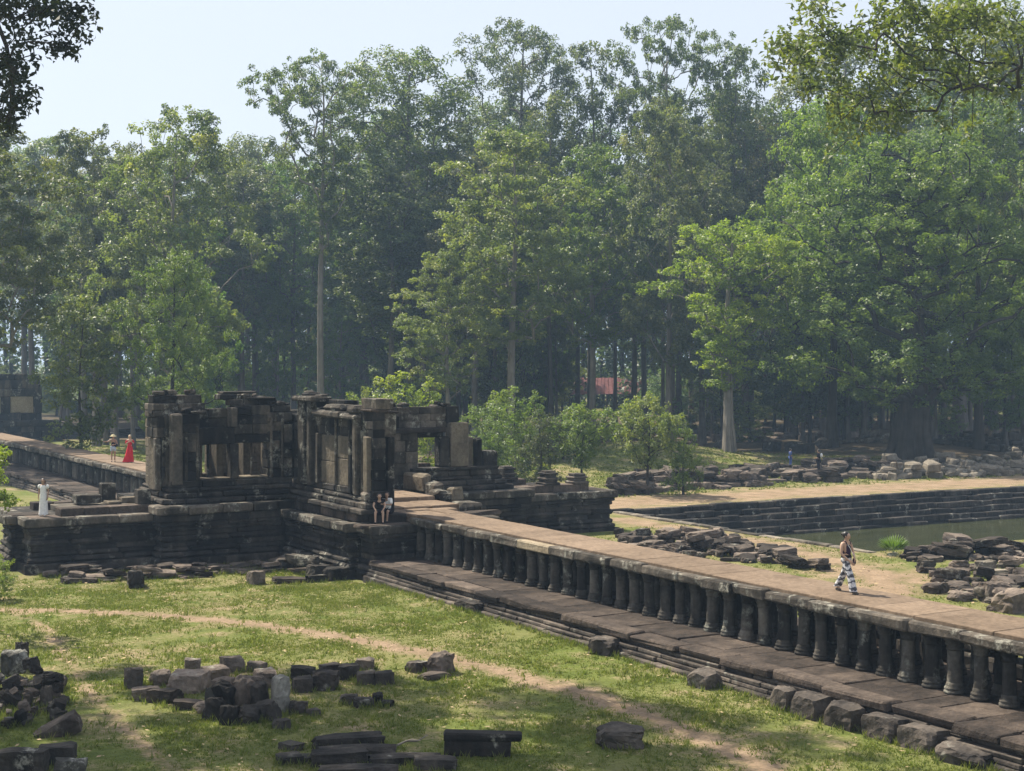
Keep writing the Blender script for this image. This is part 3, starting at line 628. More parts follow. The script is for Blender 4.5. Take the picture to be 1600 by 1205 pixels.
blk(31.9, 36.6, YW - .2, YW + .9, 3.36, 3.5, 'base', 'door_sill'); blk(32.2, 33.5, YW + 1.0, YW + 1.6, 3.3, 3.66, 'plinth', 'door_sill'); blk(32.2, 33.4, 68.2, 68.9, 3.3, 3.8, 'plinth', 'door_sill')
# broken balustrade at the foot of the lost porch wall
blk(31.0, 31.5, 62.5, 64.6, 2.6, 3.45, 'panel', 'balustrade', 0.08, 0.06); blk(31.1, 31.7, 61.6, 62.6, 2.4, 3.15, 'cornice', 'balustrade', 0.12, 0.06); blk(30.8, 31.5, 60.4, 61.6, 2.4, 2.85, 'cornice', 'balustrade', 0.12, 0.08)
blk(31.1, 32.3, 59.0, 60.4, 2.05, 2.40, 'cornice', 'balustrade', 0.14, 0.08); blk(31.4, 32.0, 60.3, 61.0, 2.40, 3.0, 'panel', 'balustrade', 0.1, 0.05); blk(30.6, 32.4, 57.4, 58.6, 1.8, 2.2, 'plinth', 'balustrade', 0.14, 0.08)

# thin engaged shafts on the walls and loose stones left along the broken tops
for x in (20.92, 21.42, 24.86, 25.38): blk(x, x + .13, YW - .09, YW + .1, 3.36, random.uniform(5.3, 6.1), 'cornice', 'engaged_shaft', 0.04)
for y in (57.75, 58.62, 62.72, 64.62): blk(25.86, 26.05, y, y + .13, 3.2, random.uniform(5.4, 6.3), 'wall', 'engaged_shaft', 0.04)
for x0, x1, y0, zt, n_ in ((19.8, 22.0, YW + 1.0, 7.11, 6), (22.9, 25.2, YW + .45, 6.9, 5), (20.8, 21.6, YW + .1, 6.3, 3), (24.9, 25.9, YW + .2, 6.58, 4), (30.2, 34.4, YW + .35, 6.41, 8)):
    for k in range(n_):
        x = random.uniform(x0, x1 - .3); s = random.uniform(.2, .5); h = random.uniform(.08, .26)
        blk(x, x + s, y0 + random.uniform(-.1, .1), y0 + random.uniform(.3, .5), zt, zt + h, random.choice(('wall', 'cornice', 'wall')), 'top_stone', 0.05, 0.03).rotation_euler = (0, random.gauss(0, .05), random.gauss(0, .3))
for k in range(9):
    y = random.uniform(57.0, 64.3); s = random.uniform(.25, .55); h = random.uniform(.08, .22); zt = 6.56 if y < 59 else 6.5 if y < 62.3 else 7.08
    blk(26.0 + random.uniform(-.1, .15), 26.4 + random.uniform(0, .2), y, y + s, zt, zt + h, random.choice(('wall', 'cornice')), 'top_stone', 0.05, 0.03).rotation_euler = (random.gauss(0, .05), 0, random.gauss(0, .3))
# ------------------------------------------------------------------ loose stones
_RC = {}
from mathutils import noise as mnoise
def rough_mesh(par, mat, seed, n=6):
    """weathered stone filling a unit box: broken corners, hollow faces"""
    rnd, amp = par; R = random.Random(seed); off = Vector((R.uniform(0, 50), R.uniform(0, 50), R.uniform(0, 50))); idx, V, Fc = {}, [], []
    cut = [(Vector((R.choice((-1, 1)), R.choice((-1, 1)), R.choice((-1, 1, 1)))).normalized(), R.uniform(0.60, 0.80)) for _ in range(3)]
    def vert(p):
        if p in idx: return idx[p]
        v = Vector(p) * (2 / n) - Vector((1, 1, 1)); m = max(abs(c) for c in v); s = v.normalized() * 1.18
        v = v.lerp(Vector([max(-1, min(1, c)) for c in s]), rnd * 1.6 if rnd < .3 else rnd * 1.3)
        for d, h in cut:
            o = v.dot(d) - h * 1.73 * (1.12 if rnd < .3 else 0.98)
            if o > 0: v -= d * o * 0.85
        v += mnoise.noise_vector(v * 1.1 + off) * amp * 2.2 + mnoise.noise_vector(v * 3.3 + off) * amp * 1.7
        idx[p] = len(V); V.append(v * 0.5); return idx[p]
    for ax in range(3):
        for sd_ in (0, n):
            for i in range(n):
                for j in range(n):
                    f = []
                    for a, b in ((i, j), (i + 1, j), (i + 1, j + 1), (i, j + 1)):
                        p = [0, 0, 0]; p[ax] = sd_; p[(ax + 1) % 3] = a; p[(ax + 2) % 3] = b; f.append(vert(tuple(p)))
                    Fc.append(f if sd_ else f[::-1])
    return mesh('stone', V, Fc, mat)
def rock(kind, mat):
    """shared unit stone; block: squared, slab: flat squared, boulder: worn"""
    k = (kind, mat.name, random.randrange(7))
    if k not in _RC: _RC[k] = rough_mesh({'block': (0.05, 0.055), 'slab': (0.06, 0.075), 'boulder': (0.24, 0.10)}[kind], mat, random.randrange(1 << 20))
    return _RC[k]
def loose(name, label, cat, x, y, dx, dy, dz, kind='block', mat='rubble', rz=None, tilt=0.06, z=None, group=None):
    zz = (gz(x, y) if z is None else z) + dz / 2 - min(0.09, dz * 0.25)
    o = link(name, rock(kind, M[mat]), None, (x, y, zz), (random.uniform(-tilt, tilt), random.uniform(-tilt, tilt), random.uniform(0, 6.28) if rz is None else rz), (dx, dy, dz))
    return tag(o, label, cat, group)
def heap_stuff(name, n, quad, label, size, hgt, mat, layers=0.5):
    q = [Vector((p[0], p[1])) for p in quad]; V, Fc, put = [], [], []
    for _ in range(n * 3):
        if len(put) >= n: break
        u, v = random.random(), random.random(); p = (q[0] * (1 - u) + q[1] * u) * (1 - v) + (q[3] * (1 - u) + q[2] * u) * v
        s = random.uniform(*size); near = [r for r in put if (r[0] - p).length < (s + r[1]) * 0.34]; up = 0.0
        if near:
            if random.random() > layers: continue
            up = min(0.8, max(r[2] for r in near) * 0.85)
        h = random.uniform(*hgt); put.append((p, s, up + h)); b = len(V)
        mt = Matrix.Translation((p.x, p.y, gz(p.x, p.y) + up + h / 2 - 0.05)) @ Euler((random.uniform(-.15, .15), random.uniform(-.15, .15), random.uniform(0, 6.28))).to_matrix().to_4x4()
        V += [tuple(mt @ Vector(c)) for c in stone_verts(s, s * random.uniform(.5, .95), h, 0.1, 0.07)]; Fc += [[b + i for i in f] for f in _SF]
    return tag(link(name, mesh(name, V, Fc, M[mat])), label, 'rubble', kind='stuff')
def heap(n, quad, label, group, size=(0.5, 1.1), hgt=(0.2, 0.45), mats=('rubble',), layers=0.25, kinds=('slab', 'block', 'block', 'boulder'), tilt=0.1, rz=None, name='rubble_stone', step=0.55):
    """stones strewn over the quad (four ground points), no two in the same spot, some lying on others"""
    q = [Vector((p[0], p[1])) for p in quad]; put = []; tries = 0
    while len(put) < n and tries < n * 40:
        tries += 1; u, v = random.random(), random.random()
        p = (q[0] * (1 - u) + q[1] * u) * (1 - v) + (q[3] * (1 - u) + q[2] * u) * v
        s = random.uniform(*size); near = [r for r in put if (r[0] - p).length < (s + r[1]) * step * 0.62]
        up = 0.0
        if near:
            if random.random() > layers: continue
            up = max(r[2] for r in near) * 0.85
            if up > 0.75: continue
        h = random.uniform(*hgt); put.append((p, s, up + h)); kd, mt = random.choice(kinds), random.choice(mats)
        f = (s - size[0]) / (size[1] - size[0]); lab = ('big ' if f > 0.66 else 'small ' if f < 0.33 else '') + {'slab': 'flat ', 'block': 'squared ', 'boulder': 'worn '}[kd] + ('pale ' if mt == 'paleblock' else '') + label + (', lying on others' if up else '')
        loose(name, lab, 'stone', p.x, p.y, s, s * random.uniform(0.5, 0.95), h, kd, mt, None if rz is None else rz + random.gauss(0, 0.25), tilt * (2.0 if up else 1.0), gz(p.x, p.y) + up, group)
def G(*pts): return [tuple(atz(*p)[:2]) for p in pts]
# at the foot of the terrace
heap(80, [(15.0, 62.0), (24.6, 60.3), (24.8, 63.6), (14.6, 64.9)], 'stone strewn along the foot of the terrace', 'rubble at the foot of the terrace', (0.45, 1.15), (0.10, 0.24), kinds=('slab', 'slab', 'block'), rz=0.0, layers=0.2, name='flat_stone')
loose('fallen_block', 'rough upright stone block standing in the rubble at the terrace foot', 'stone', *atz(212, 908)[:2], 0.75, 0.6, 0.75, 'boulder', 'base')
loose('fallen_block', 'squared stone block at the end of the terrace rubble where the lawn begins', 'stone', *atz(400, 903)[:2], 0.55, 0.6, 0.6, 'block', 'plinthside', 0.1)
loose('fallen_block', 'broken flat stone lying on the lawn beside the terrace rubble', 'stone', *atz(452, 902)[:2], 1.3, 0.6, 0.3, 'slab', 'rubble', -0.3)
loose('fallen_block', 'long dark stone lying on the grass below the stepped terrace corner', 'stone', *atz(500, 900)[:2], 1.1, 0.5, 0.35, 'block', 'base', 0.05)
loose('fallen_block', 'long fallen moulding leaning on the terrace near its stepped corner', 'stone', 24.0, 59.6, 0.4, 2.0, 0.4, 'block', 'cornice', 0.2, z=0.25)
for x, y in ((23.9, 61.2), (24.3, 58.5), (24.5, 57.4)):
    loose('fallen_block', 'dark block against the stepped corner of the terrace', 'stone', x, y, 0.9, 0.7, 0.6, 'block', 'base', 0.2, group='blocks against the terrace corner')
# behind the causeway
heap(105, G((960, 832), (1140, 838), (1300, 893), (1010, 870)), 'stone in the long heap between causeway and pond', 'rubble heap between causeway and pond', (0.5, 1.25), (0.16, 0.36), layers=0.3, kinds=('slab', 'slab', 'block', 'boulder'))
heap(65, G((1435, 893), (1620, 880), (1640, 945), (1560, 955)), 'stone in the overgrown heap beside the footway', 'overgrown stone heap beside the footway', (0.45, 1.1), (0.18, 0.36), ('rubble', 'paleblock', 'rubble'), layers=0.25)
for px, py, w, h in ((1462, 925, 0.9, 0.45), (1555, 940, 1.0, 0.8), (1585, 955, 1.3, 0.8), (1500, 938, 0.8, 0.4)):
    loose('fallen_block', 'large worn block on the grass in front of the overgrown stone heap', 'stone', *atz(px, py)[:2], w, w * .8, h, 'boulder', 'rubble', group='large blocks before the overgrown heap')
heap(50, G((1405, 872), (1625, 862), (1625, 878), (1425, 878)), 'stone in the rubble at the palm edge of the pond', 'rubble bank at the pond edge', (0.5, 1.3), (0.16, 0.34), layers=0.2)
# beyond the pond
heap(120, G((960, 775), (1190, 760), (1190, 742), (965, 757)), 'stone in the rubble row beyond the pond road', 'rubble row beyond the pond road', (0.7, 1.8), (0.3, 0.55), layers=0.4, rz=0.0, name='flat_stone')
heap(90, G((1120, 757), (1390, 752), (1385, 732), (1180, 735)), 'stone on the low mound below two standing visitors', 'stones on the low mound', (0.7, 1.7), (0.3, 0.6), layers=0.6)
heap_stuff('pale_rubble', 170, G((1370, 752), (1640, 742), (1640, 717), (1380, 728)), 'pale grey rubble below the giant buttressed tree', (0.5, 1.3), (0.3, 0.6), 'paleblock')
heap_stuff('pale_rubble', 50, G((1300, 706), (1385, 712), (1390, 694), (1310, 692)), 'little pile of pale stones left of the buttressed trunk', (0.6, 1.5), (0.3, 0.6), 'paleblock')
heap_stuff('tumbled_stones', 80, G((1450, 708), (1640, 716), (1640, 690), (1460, 690)), 'pale stones of a tumbled wall among the forest trunks', (0.8, 1.9), (0.4, 0.8), 'paleblock')
heap_stuff('forest_stones', 90, G((1080, 690), (1330, 690), (1330, 668), (1060, 672)), 'dark stones lying on the shady forest floor', (0.8, 2.2), (0.3, 0.8), 'rubble', 0.2)
for px, py in ((1130, 715), (1206, 716), (1240, 716), (1258, 718), (1288, 714), (1303, 746)):
    loose('fallen_block', 'large squared block standing alone on the shady clearing', 'stone', *atz(px, py)[:2], 1.5, 1.1, 0.9, 'block', 'base', 0.4, group='lone blocks on the clearing')
# along the plinth of the causeway
rowB = ((1237, 1110, .55, .5, .60), (1278, 1122, .82, .6, .62), (1334, 1138, .85, .65, .62), (1395, 1155, .88, .6, .60), (1455, 1172, .88, .65, .58))
for px, py, dx, dy, dz in rowB:
    p = atz(px, py); loose('fallen_block', 'squared stone block in the row beside the causeway plinth', 'stone', p.x - 0.05, p.y + 0.2, dy, dx * 1.05, dz, 'block', 'plinthside', 0.03, 0.03, group='row of blocks beside the plinth')
p = atz(1525, 1197); loose('fallen_block', 'tilted pointed block at the near end of the plinth row', 'stone', p.x, p.y + 0.3, 0.7, 1.15, 0.42, 'boulder', 'plinthside', 0.25, 0.2)
p = atz(1108, 1076); loose('fallen_block', 'brown squared block alone on the grass beside the plinth', 'stone', p.x, p.y + 0.2, 0.62, 0.68, 0.5, 'block', 'plinthside', 0.15)
p = atz(955, 1022); loose('boulder', 'worn brown boulder leaning against the causeway plinth', 'boulder', p.x - 0.1, p.y + 0.2, 0.9, 0.8, 0.55, 'boulder', 'plinthside', 0.5)
for k, px in enumerate((682, 716, 742)):
    p = atz(px, 925 + k * 14); loose('fallen_block', 'mossy stone slab at the foot of the causeway plinth', 'stone', p.x - 0.15, p.y, 0.5, 1.5, 0.42, 'block', 'plinthside', 0.0, 0.03, group='slabs at the plinth foot')
# the scatter of squared stones on the lawn: (px, base py, width px, height px, material, kind)
lawn = [(211, 1075, 30, 38, 'plinthside', 'block'), (232, 1092, 45, 24, 'rubble', 'block'), (255, 1070, 34, 26, 'rubble', 'block'), (262, 1098, 50, 26, 'rubble', 'slab'), (303, 1052, 26, 28, 'plinthside', 'block'),
        (300, 1082, 60, 36, 'rubble', 'block'), (340, 1062, 40, 24, 'rubble', 'block'), (366, 1050, 36, 30, 'plinthside', 'block'), (404, 1049, 28, 20, 'plinthside', 'block'), (300, 1108, 50, 16, 'rubble', 'slab'),
        (352, 1085, 34, 30, 'rubble', 'block'), (395, 1085, 42, 34, 'rubble', 'boulder'), (418, 1075, 34, 30, 'rubble', 'boulder'), (330, 1112, 44, 20, 'rubble', 'slab')]
for px, py, w, h, m_, kd in lawn:
    p = atz(px, py); s = p.length / F * 0.92
    loose('fallen_block', 'reddish brown squared block in the stone scatter around the whitish stump on the lawn', 'stone', p.x, p.y + w * s * 0.3, w * s, w * s * 0.75, h * s, kd, m_, random.uniform(-0.8, 0.8) - 0.4, 0.09, group='stone scatter on the lawn')
stump = [(338, 1124, 30, 40, 'base', 'boulder', 'black gnarled stone at the foot of the thin white slab'), (362, 1130, 34, 34, 'base', 'boulder', 'blackened broken stone at the front of the whitish heap'), (392, 1128, 40, 30, 'base', 'boulder', 'wide dark stone at the front of the whitish heap'), (331, 1114, 16, 46, 'white', 'boulder', 'thin white-lichened slab standing upright at the end of the heap'),
         (441, 1112, 30, 62, 'white', 'boulder', 'tall white-lichened upright stone in the lawn scatter'), (468, 1115, 28, 26, 'base', 'boulder', 'rounded dark stone at the foot of the tall white stone'), (492, 1118, 24, 14, 'base', 'boulder', 'small dark stone lying apart from the tall white stone'), (420, 1124, 36, 36, 'base', 'boulder', 'rough dark stone beside the tall white stone'),
         (352, 1112, 36, 52, 'base', 'boulder', 'black stone with a ragged top in the middle of the heap'), (380, 1110, 34, 58, 'rubble', 'boulder', 'ragged brown stone in the middle of the heap'), (405, 1108, 32, 50, 'base', 'boulder', 'ragged black stone leaning on the tall white stone'), (442, 1138, 26, 20, 'base', 'boulder', 'little dark stone below the tall white stone'), (418, 1070, 40, 26, 'rubble', 'block', 'flat reddish stone behind the tall white stone')]
for px, py, w, h, m_, kd, lb in stump:
    p = atz(px, py); s = p.length / F * 0.95; loose('fallen_block', lb, 'stone', p.x, p.y + 0.1, w * s, w * s * 0.8, h * s, kd, m_, None, 0.22)
row = [(478, 1062, 40, 26, 'block'), (477, 1082, 34, 30, 'block'), (512, 1078, 44, 36, 'boulder'), (520, 1058, 34, 26, 'block'), (548, 1062, 34, 30, 'block'), (575, 1048, 30, 24, 'boulder'), (577, 1070, 30, 26, 'block'), (604, 1070, 34, 26, 'block')]
for px, py, w, h, kd in row:
    p = atz(px, py); s = p.length / F * 0.92; loose('fallen_block', 'dark block in the close row of stones between the path and the white stone', 'stone', p.x, p.y + 0.2, w * s, w * s * .8, h * s, kd, 'base' if kd == 'block' else 'plinthside', random.uniform(-.6, 0), 0.06, group='close row of dark blocks on the lawn')
for px, py, w, h, lb in ((545, 1100, 26, 20, 'small dark rock lying in the grass'), (568, 1104, 30, 18, 'small dark rock lying in the grass'), (590, 1098, 24, 20, 'small dark rock lying in the grass'), (605, 1103, 22, 12, 'small dark rock lying in the grass')):
    p = atz(px, py); s = p.length / F; loose('small_rock', lb + ' south of the close row', 'rock', p.x, p.y, w * s, w * s * .7, h * s, 'boulder', 'base', None, 0.15, group='four small rocks in the grass')
p = atz(652, 1049); loose('fallen_block', 'small cube of stone beside the path, next to a pointed stone', 'stone', p.x, p.y, .5, .5, .36, 'block', 'plinthside', 0.2)
p = atz(690, 1052); loose('fallen_block', 'pointed brown stone propped up beside the path', 'stone', p.x, p.y, .75, .55, .62, 'boulder', 'rubble', 0.6, 0.25)
p = atz(680, 1058); loose('fallen_block', 'flat stone under the pointed stone beside the path', 'stone', p.x - .1, p.y - .1, .75, .55, .2, 'slab', 'rubble', 0.3)
p = atz(979, 1168); loose('fallen_block', 'large dark block with an eroded top alone in the shaded grass', 'stone', p.x, p.y + .25, .98, .85, .52, 'boulder', 'base', -0.45, 0.03)
# carved lintel lying on the lawn, and slabs beside it
p = atz(760, 1182)
lt = thing('carved_lintel', 'long black lintel with a projecting top edge lying on the lawn', 'lintel', (p.x, p.y + 0.2, gz(p.x, p.y)), (0, 0.03, -0.5))
stone('lintel_body', lt, -0.1, 0, 0.17, 1.45, 0.42, 0.36, M['base'], 0.03, 0.02); stone('lintel_top', lt, 0.0, 0, 0.43, 1.72, 0.5, 0.16, M['base'], 0.03, 0.02)
sl_ = [(545, 1165, 112, 26, -0.28, 'long slab at the back of the stacked lintel stones'), (558, 1182, 118, 26, -0.3, 'long grooved slab in the middle of the stacked lintel stones'), (530, 1195, 86, 34, -0.3, 'thick dark beam in front of the grooved slab'),
       (560, 1215, 120, 30, -0.42, 'broad slab lying nearest the lawn edge below the beam'), (632, 1190, 110, 18, -0.25, 'thin slab crossed by a dead branch beside the lintel'), (680, 1200, 66, 26, -0.5, 'short squared stone between the thin slab and the lintel'),
       (455, 1170, 26, 16, 0.3, 'small stone left of the stacked lintel stones, uppermost of its three'), (452, 1190, 38, 18, -0.2, 'flat stone left of the stacked lintel stones'), (480, 1188, 26, 14, 0.2, 'little stone wedged beside the stacked lintel stones'), (640, 1226, 80, 20, -0.5, 'flat stone half out of sight before the lintel')]
for px, py, w, h, rz, lb in sl_:
    p = atz(px, py); s = p.length / F; loose('fallen_stone', lb, 'stone', p.x, p.y, w * s, 0.5, h * s * 0.9, 'block', 'base', rz, 0.02)
# heap at the lawn's left edge and the big squared blocks before it
heap(85, G((-40, 1090), (85, 1060), (115, 1125), (-40, 1150)), 'broken stone in the rubble mound at the lawn edge', 'mound of rubble at the lawn edge', (0.2, 0.5), (0.14, 0.3), ('base', 'rubble', 'base'), layers=0.8, kinds=('boulder', 'block', 'boulder'), step=0.5, tilt=0.3, name='broken_stone')
for px, py, w, h, m_, lb in ((22, 1062, 34, 34, 'white', 'whitish stone on top of the rubble mound'), (34, 1048, 18, 34, 'base', 'thin dark stone standing on the rubble mound'), (72, 1105, 16, 36, 'base', 'narrow dark stone standing at the edge of the rubble mound'), (88, 1108, 22, 16, 'base', 'small round stone right of the rubble mound')):
    p = atz(px, py); s = p.length / F; loose('fallen_block', lb, 'stone', p.x, p.y, w * s, w * s * .8, h * s, 'boulder', m_, 0.3, 0.1, z=0.25 if py < 1070 else None)
p = atz(92, 1148); loose('fallen_stone', 'brown slab tilted up between the rubble mound and the big blocks', 'stone', p.x, p.y, 1.0, .5, .42, 'block', 'rubble', -0.3, 0.0).rotation_euler = (0.1, -0.45, -0.3)
p = atz(30, 1210); loose('fallen_stone', 'big flat-faced squared block at the lawn corner', 'stone', p.x, p.y, 1.15, .5, .62, 'block', 'base', -0.45, 0.01)
p = atz(92, 1195); loose('fallen_stone', 'dark slab standing beside the big squared block', 'stone', p.x, p.y + .1, .75, .5, .5, 'block', 'base', -0.4, 0.02)
p = atz(108, 1215); loose('fallen_stone', 'white-lichened slab leaning on the big squared block', 'stone', p.x, p.y - .1, .62, .3, .5, 'block', 'white', -0.45, 0.05)
# ------------------------------------------------------------------ trees
def tube(path, radii, seg, V, Fq):
    """append a tapered tube along path to V, Fq (lists of arrays)"""
    P = np.asarray(path, float); n = len(P); T = np.gradient(P, axis=0); T /= np.linalg.norm(T, axis=1)[:, None] + 1e-9
    ref = np.array([1.0, 0.2, 0.0]) if abs(T[0][0]) < 0.9 else np.array([0, 1.0, 0])
    A = np.cross(T, ref); A /= np.linalg.norm(A, axis=1)[:, None] + 1e-9; B = np.cross(T, A)
    th = np.arange(seg) * 2 * math.pi / seg; r = np.asarray(radii)[:, None, None]
    ring = P[:, None, :] + r * (np.cos(th)[None, :, None] * A[:, None, :] + np.sin(th)[None, :, None] * B[:, None, :])
    base = sum(len(v) for v in V); V.append(ring.reshape(-1, 3))
    j = np.arange(n - 1)[:, None] * seg; i = np.arange(seg)[None, :]; i2 = (i + 1) % seg
    Fq.append((base + np.stack([j + i, j + i2, j + seg + i2, j + seg + i], -1)).reshape(-1, 4))

def skeleton(R, H, r0, clumps, fork, wob=0.35, flare=1.5, lean=(0, 0), seg=8, buttress=None, droop=0.0, limb=0.75):
    """trunk plus branches that reach every clump centre; returns V, F"""
    nt = 14; zt = np.linspace(0, 1, nt); top = clumps[np.argmax(clumps[:, 2])] if len(clumps) else np.array([0, 0, H])
    ph = R.uniform(0, 6.28, 2); tx = lean[0] * zt ** 1.5 * H + wob * np.sin(zt * 5 + ph[0]) * zt; ty = lean[1] * zt ** 1.5 * H + wob * np.sin(zt * 4.3 + ph[1]) * zt
    trunk = np.stack([tx, ty, zt * H * 0.93], -1)
    nodes = [trunk[i] for i in range(nt)]; par = [-1] + list(range(nt - 1)); load = [0.0] * nt; chains = []
    ax = np.hypot(clumps[:, 0] - np.interp(clumps[:, 2], trunk[:, 2], tx), clumps[:, 1] - np.interp(clumps[:, 2], trunk[:, 2], ty))
    for ci in np.argsort(ax + R.uniform(0, 1.0, len(clumps))):
        c = clumps[ci]; Nn = np.array(nodes); d = np.linalg.norm(Nn - c, axis=1); dz = c[2] - Nn[:, 2]
        cost = d + np.clip(0.25 * d - dz, 0, None) * 2.2 * (1 - droop) + np.where(Nn[:, 2] < fork, 60.0, 0)
        k = int(np.argmin(cost)); a = Nn[k]; v = c - a; L = np.linalg.norm(v) + 1e-6; m = max(2, min(5, int(L / 1.3) + 1)); prev = k; ch = [k]
        for s in range(1, m + 1):
            t = s / m; q = a + v * t + np.array([0, 0, 1]) * (L * 0.10 * math.sin(t * math.pi)) * (1 if droop < 0.5 else 0.6) + R.normal(0, 0.045 * L, 3) * (1 if s < m else 0)
            nodes.append(q); par.append(prev); load.append(0.0); prev = len(nodes) - 1; ch.append(prev)
        load[prev] += 1.0; chains.append(ch)
    tot = load[:]
    for i in range(len(nodes) - 1, nt - 1, -1): tot[par[i]] += tot[i]
    for i in range(nt - 1, 0, -1): tot[par[i]] += tot[i]
    full = max(tot[0], 1.0); rad = lambda i: max(0.018, limb * r0 * (tot[i] / full) ** 0.5)
    V, Fq = [], []
    rt = [max(r0 * (1 - 0.72 * z) * (0.62 + 0.38 * (tot[i] / full) ** 0.5), 0.04) * (1 + (flare - 1) * math.exp(-z * H / (1.6 * r0 + 0.5))) for i, z in enumerate(zt)]
    tube(trunk, rt, seg + 4, V, Fq)
    if buttress:
        for k in range(buttress):
            a = 2 * math.pi * k / buttress + R.uniform(-.25, .25); ca, sa = math.cos(a), math.sin(a); hh = R.uniform(0.22, 0.5) * H; rr = r0 * R.uniform(1.1, 1.9)
            tube([(rr * ca, rr * sa, -0.4), (rr * .8 * ca, rr * .8 * sa, hh * .10), (r0 * .80 * ca, r0 * .80 * sa, hh * .35), (r0 * .62 * ca, r0 * .62 * sa, hh * .7), (r0 * .3 * ca, r0 * .3 * sa, hh)], [r0 * .30, r0 * .26, r0 * .25, r0 * .22, r0 * .10], 8, V, Fq)
    for ch in chains:
        rr = [rad(i) for i in ch]; rr[0] = rr[1] if len(rr) > 1 else rr[0]
        tube([nodes[i] for i in ch], rr, 5 if rr[0] < 0.12 else 7, V, Fq)
    return np.concatenate(V), np.concatenate(Fq)

def leaves(R, clumps, rad, per, L, W, flat=0.6, up=0.75, tint=None, droop=0.15):
    """leaf faces gathered round the clump centres: thin shells that face up and outward"""
    n = len(clumps); cnt = np.maximum(4, (per * (rad / rad.mean()) ** 2 * R.uniform(0.6, 1.4, n)).astype(int)); idx = np.repeat(np.arange(n), cnt); m = len(idx)
    # each clump is made of a few sprays
    ns = 5; spray = R.normal(0, 1, (n, ns, 3)); spray /= np.linalg.norm(spray, axis=2)[:, :, None]; spray[:, :, 2] = spray[:, :, 2] * 0.8 + 0.10
    spray *= rad[:, None, None] * R.uniform(0.45, 1.05, (n, ns, 1)); si = R.integers(0, ns, m)
    d = R.normal(0, 1, (m, 3)); d /= np.linalg.norm(d, axis=1)[:, None] + 1e-9; r = rad[idx] * 0.40 * R.uniform(0.25, 1.0, m) ** 0.6
    off = spray[idx, si] + d * r[:, None]; off[:, 2] *= np.minimum(1.0, flat + 0.2); p = clumps[idx] + off
    out = off / (np.linalg.norm(off, axis=1)[:, None] + 1e-6)
    nrm = np.array([0, 0, 1.0]) * up + out * 0.5 + R.normal(0, 0.48, (m, 3)); nrm /= np.linalg.norm(nrm, axis=1)[:, None]
    dr = np.cross(nrm, R.normal(0, 1, (m, 3))); dr /= np.linalg.norm(dr, axis=1)[:, None] + 1e-9; sd_ = np.cross(nrm, dr)
    Ls = L * R.uniform(0.65, 1.35, m)[:, None]; Ws = W * R.uniform(0.7, 1.3, m)[:, None]
    V = np.empty((m, 4, 3), np.float32); V[:, 0] = p - dr * Ls * .5; V[:, 1] = p + sd_ * Ws * .5 + nrm * Ls * .08; V[:, 2] = p + dr * Ls * .5 - nrm * Ls * droop; V[:, 3] = p - sd_ * Ws * .5 + nrm * Ls * .08
    ct = R.normal(0.5, 0.13, n) if tint is None else tint; tv = np.clip(ct[idx] + R.normal(0, 0.14, m), 0, 1)
    return V.reshape(-1, 3), np.repeat(tv, 4)
def crown_points(R, n, shape, H, rx, z0, gap=1.0):
    """clump centres inside the crown envelope, kept apart, more of them near its surface"""
    out = []; tries = 0
    lob = R.uniform(0, 6.28, 6); amp = R.uniform(0.10, 0.30, 3)
    while len(out) < n and tries < n * 60:
        tries += 1; t = R.random(); z = z0 + (H - z0) * t
        if shape == 'umbrella': prof = np.interp(t, [0, .25, .5, .75, .92, 1], [.18, .42, .75, 1.0, .85, .35])
        elif shape == 'oval': prof = np.interp(t, [0, .15, .45, .75, .93, 1], [.30, .75, 1.0, .85, .5, .15])
        elif shape == 'broad': prof = np.interp(t, [0, .12, .35, .65, .88, 1], [.55, .9, 1.0, .92, .6, .2])
        elif shape == 'column': prof = np.interp(t, [0, .1, .5, .8, .95, 1], [.5, .85, 1.0, .8, .45, .12])
        else: prof = np.interp(t, [0, .2, .6, .9, 1], [.4, .8, 1.0, .7, .25])
        a = R.uniform(0, 6.283); env = rx * prof * (1 + amp[0] * math.sin(2 * a + lob[0] + 3 * t) + amp[1] * math.sin(3 * a + lob[1] - 5 * t) + amp[2] * math.sin(5 * t * 3 + lob[2] + a))
        r = env * R.random() ** 0.42; c = np.array([r * math.cos(a), r * math.sin(a), z])
        if out and np.min(np.linalg.norm((np.array(out) - c) * np.array([1, 1, 1.35]), axis=1)) < gap * (0.75 + 0.5 * R.random()) * max(0.45, 1 - tries / (n * 50)): continue
        out.append(c)
    return np.array(out)
def make_proto(seed, H, r0, shape, rx, z0, n, per, L, bark='bark', gap=1.5, crad=(1.0, 1.9), flat=0.6, fork=None, lean=(0, 0), flare=1.5, buttress=None, W=None, pts=None, droop=0.0, up=0.75, wob=0.35):
    R = np.random.default_rng(seed); c = crown_points(R, n, shape, H, rx, z0, gap) if pts is None else np.asarray(pts, float)
    V, Fq = skeleton(R, H, r0, c, z0 * 0.72 if fork is None else fork, wob, flare, lean, buttress=buttress, droop=droop)
    tm = mesh_np('trunk', V, Fq, M[bark], True)
    rad = R.uniform(*crad, len(c)); LV, tv = leaves(R, c, rad, per, L, W or L * 0.55, flat, up)
    cm = mesh_np('crown', LV, np.arange(len(LV)).reshape(-1, 4), M['leaf']); vattr(cm, 'tint', tv); return tm, cm, H, rx
def plant_tree(name, label, proto, x, y, sxy, sz, rz, col, group=None, cat='tree', jitter=True):
    tm, cm, H, rx = proto; t = thing(name, label, cat, (x, y, gz(x, y) - 0.05), (0, 0, rz), group); t.scale = (sxy, sxy, sz)
    tr_ = link('trunk', tm, t); cr = link('crown', cm, t); cr.color = (*col, 1); return t
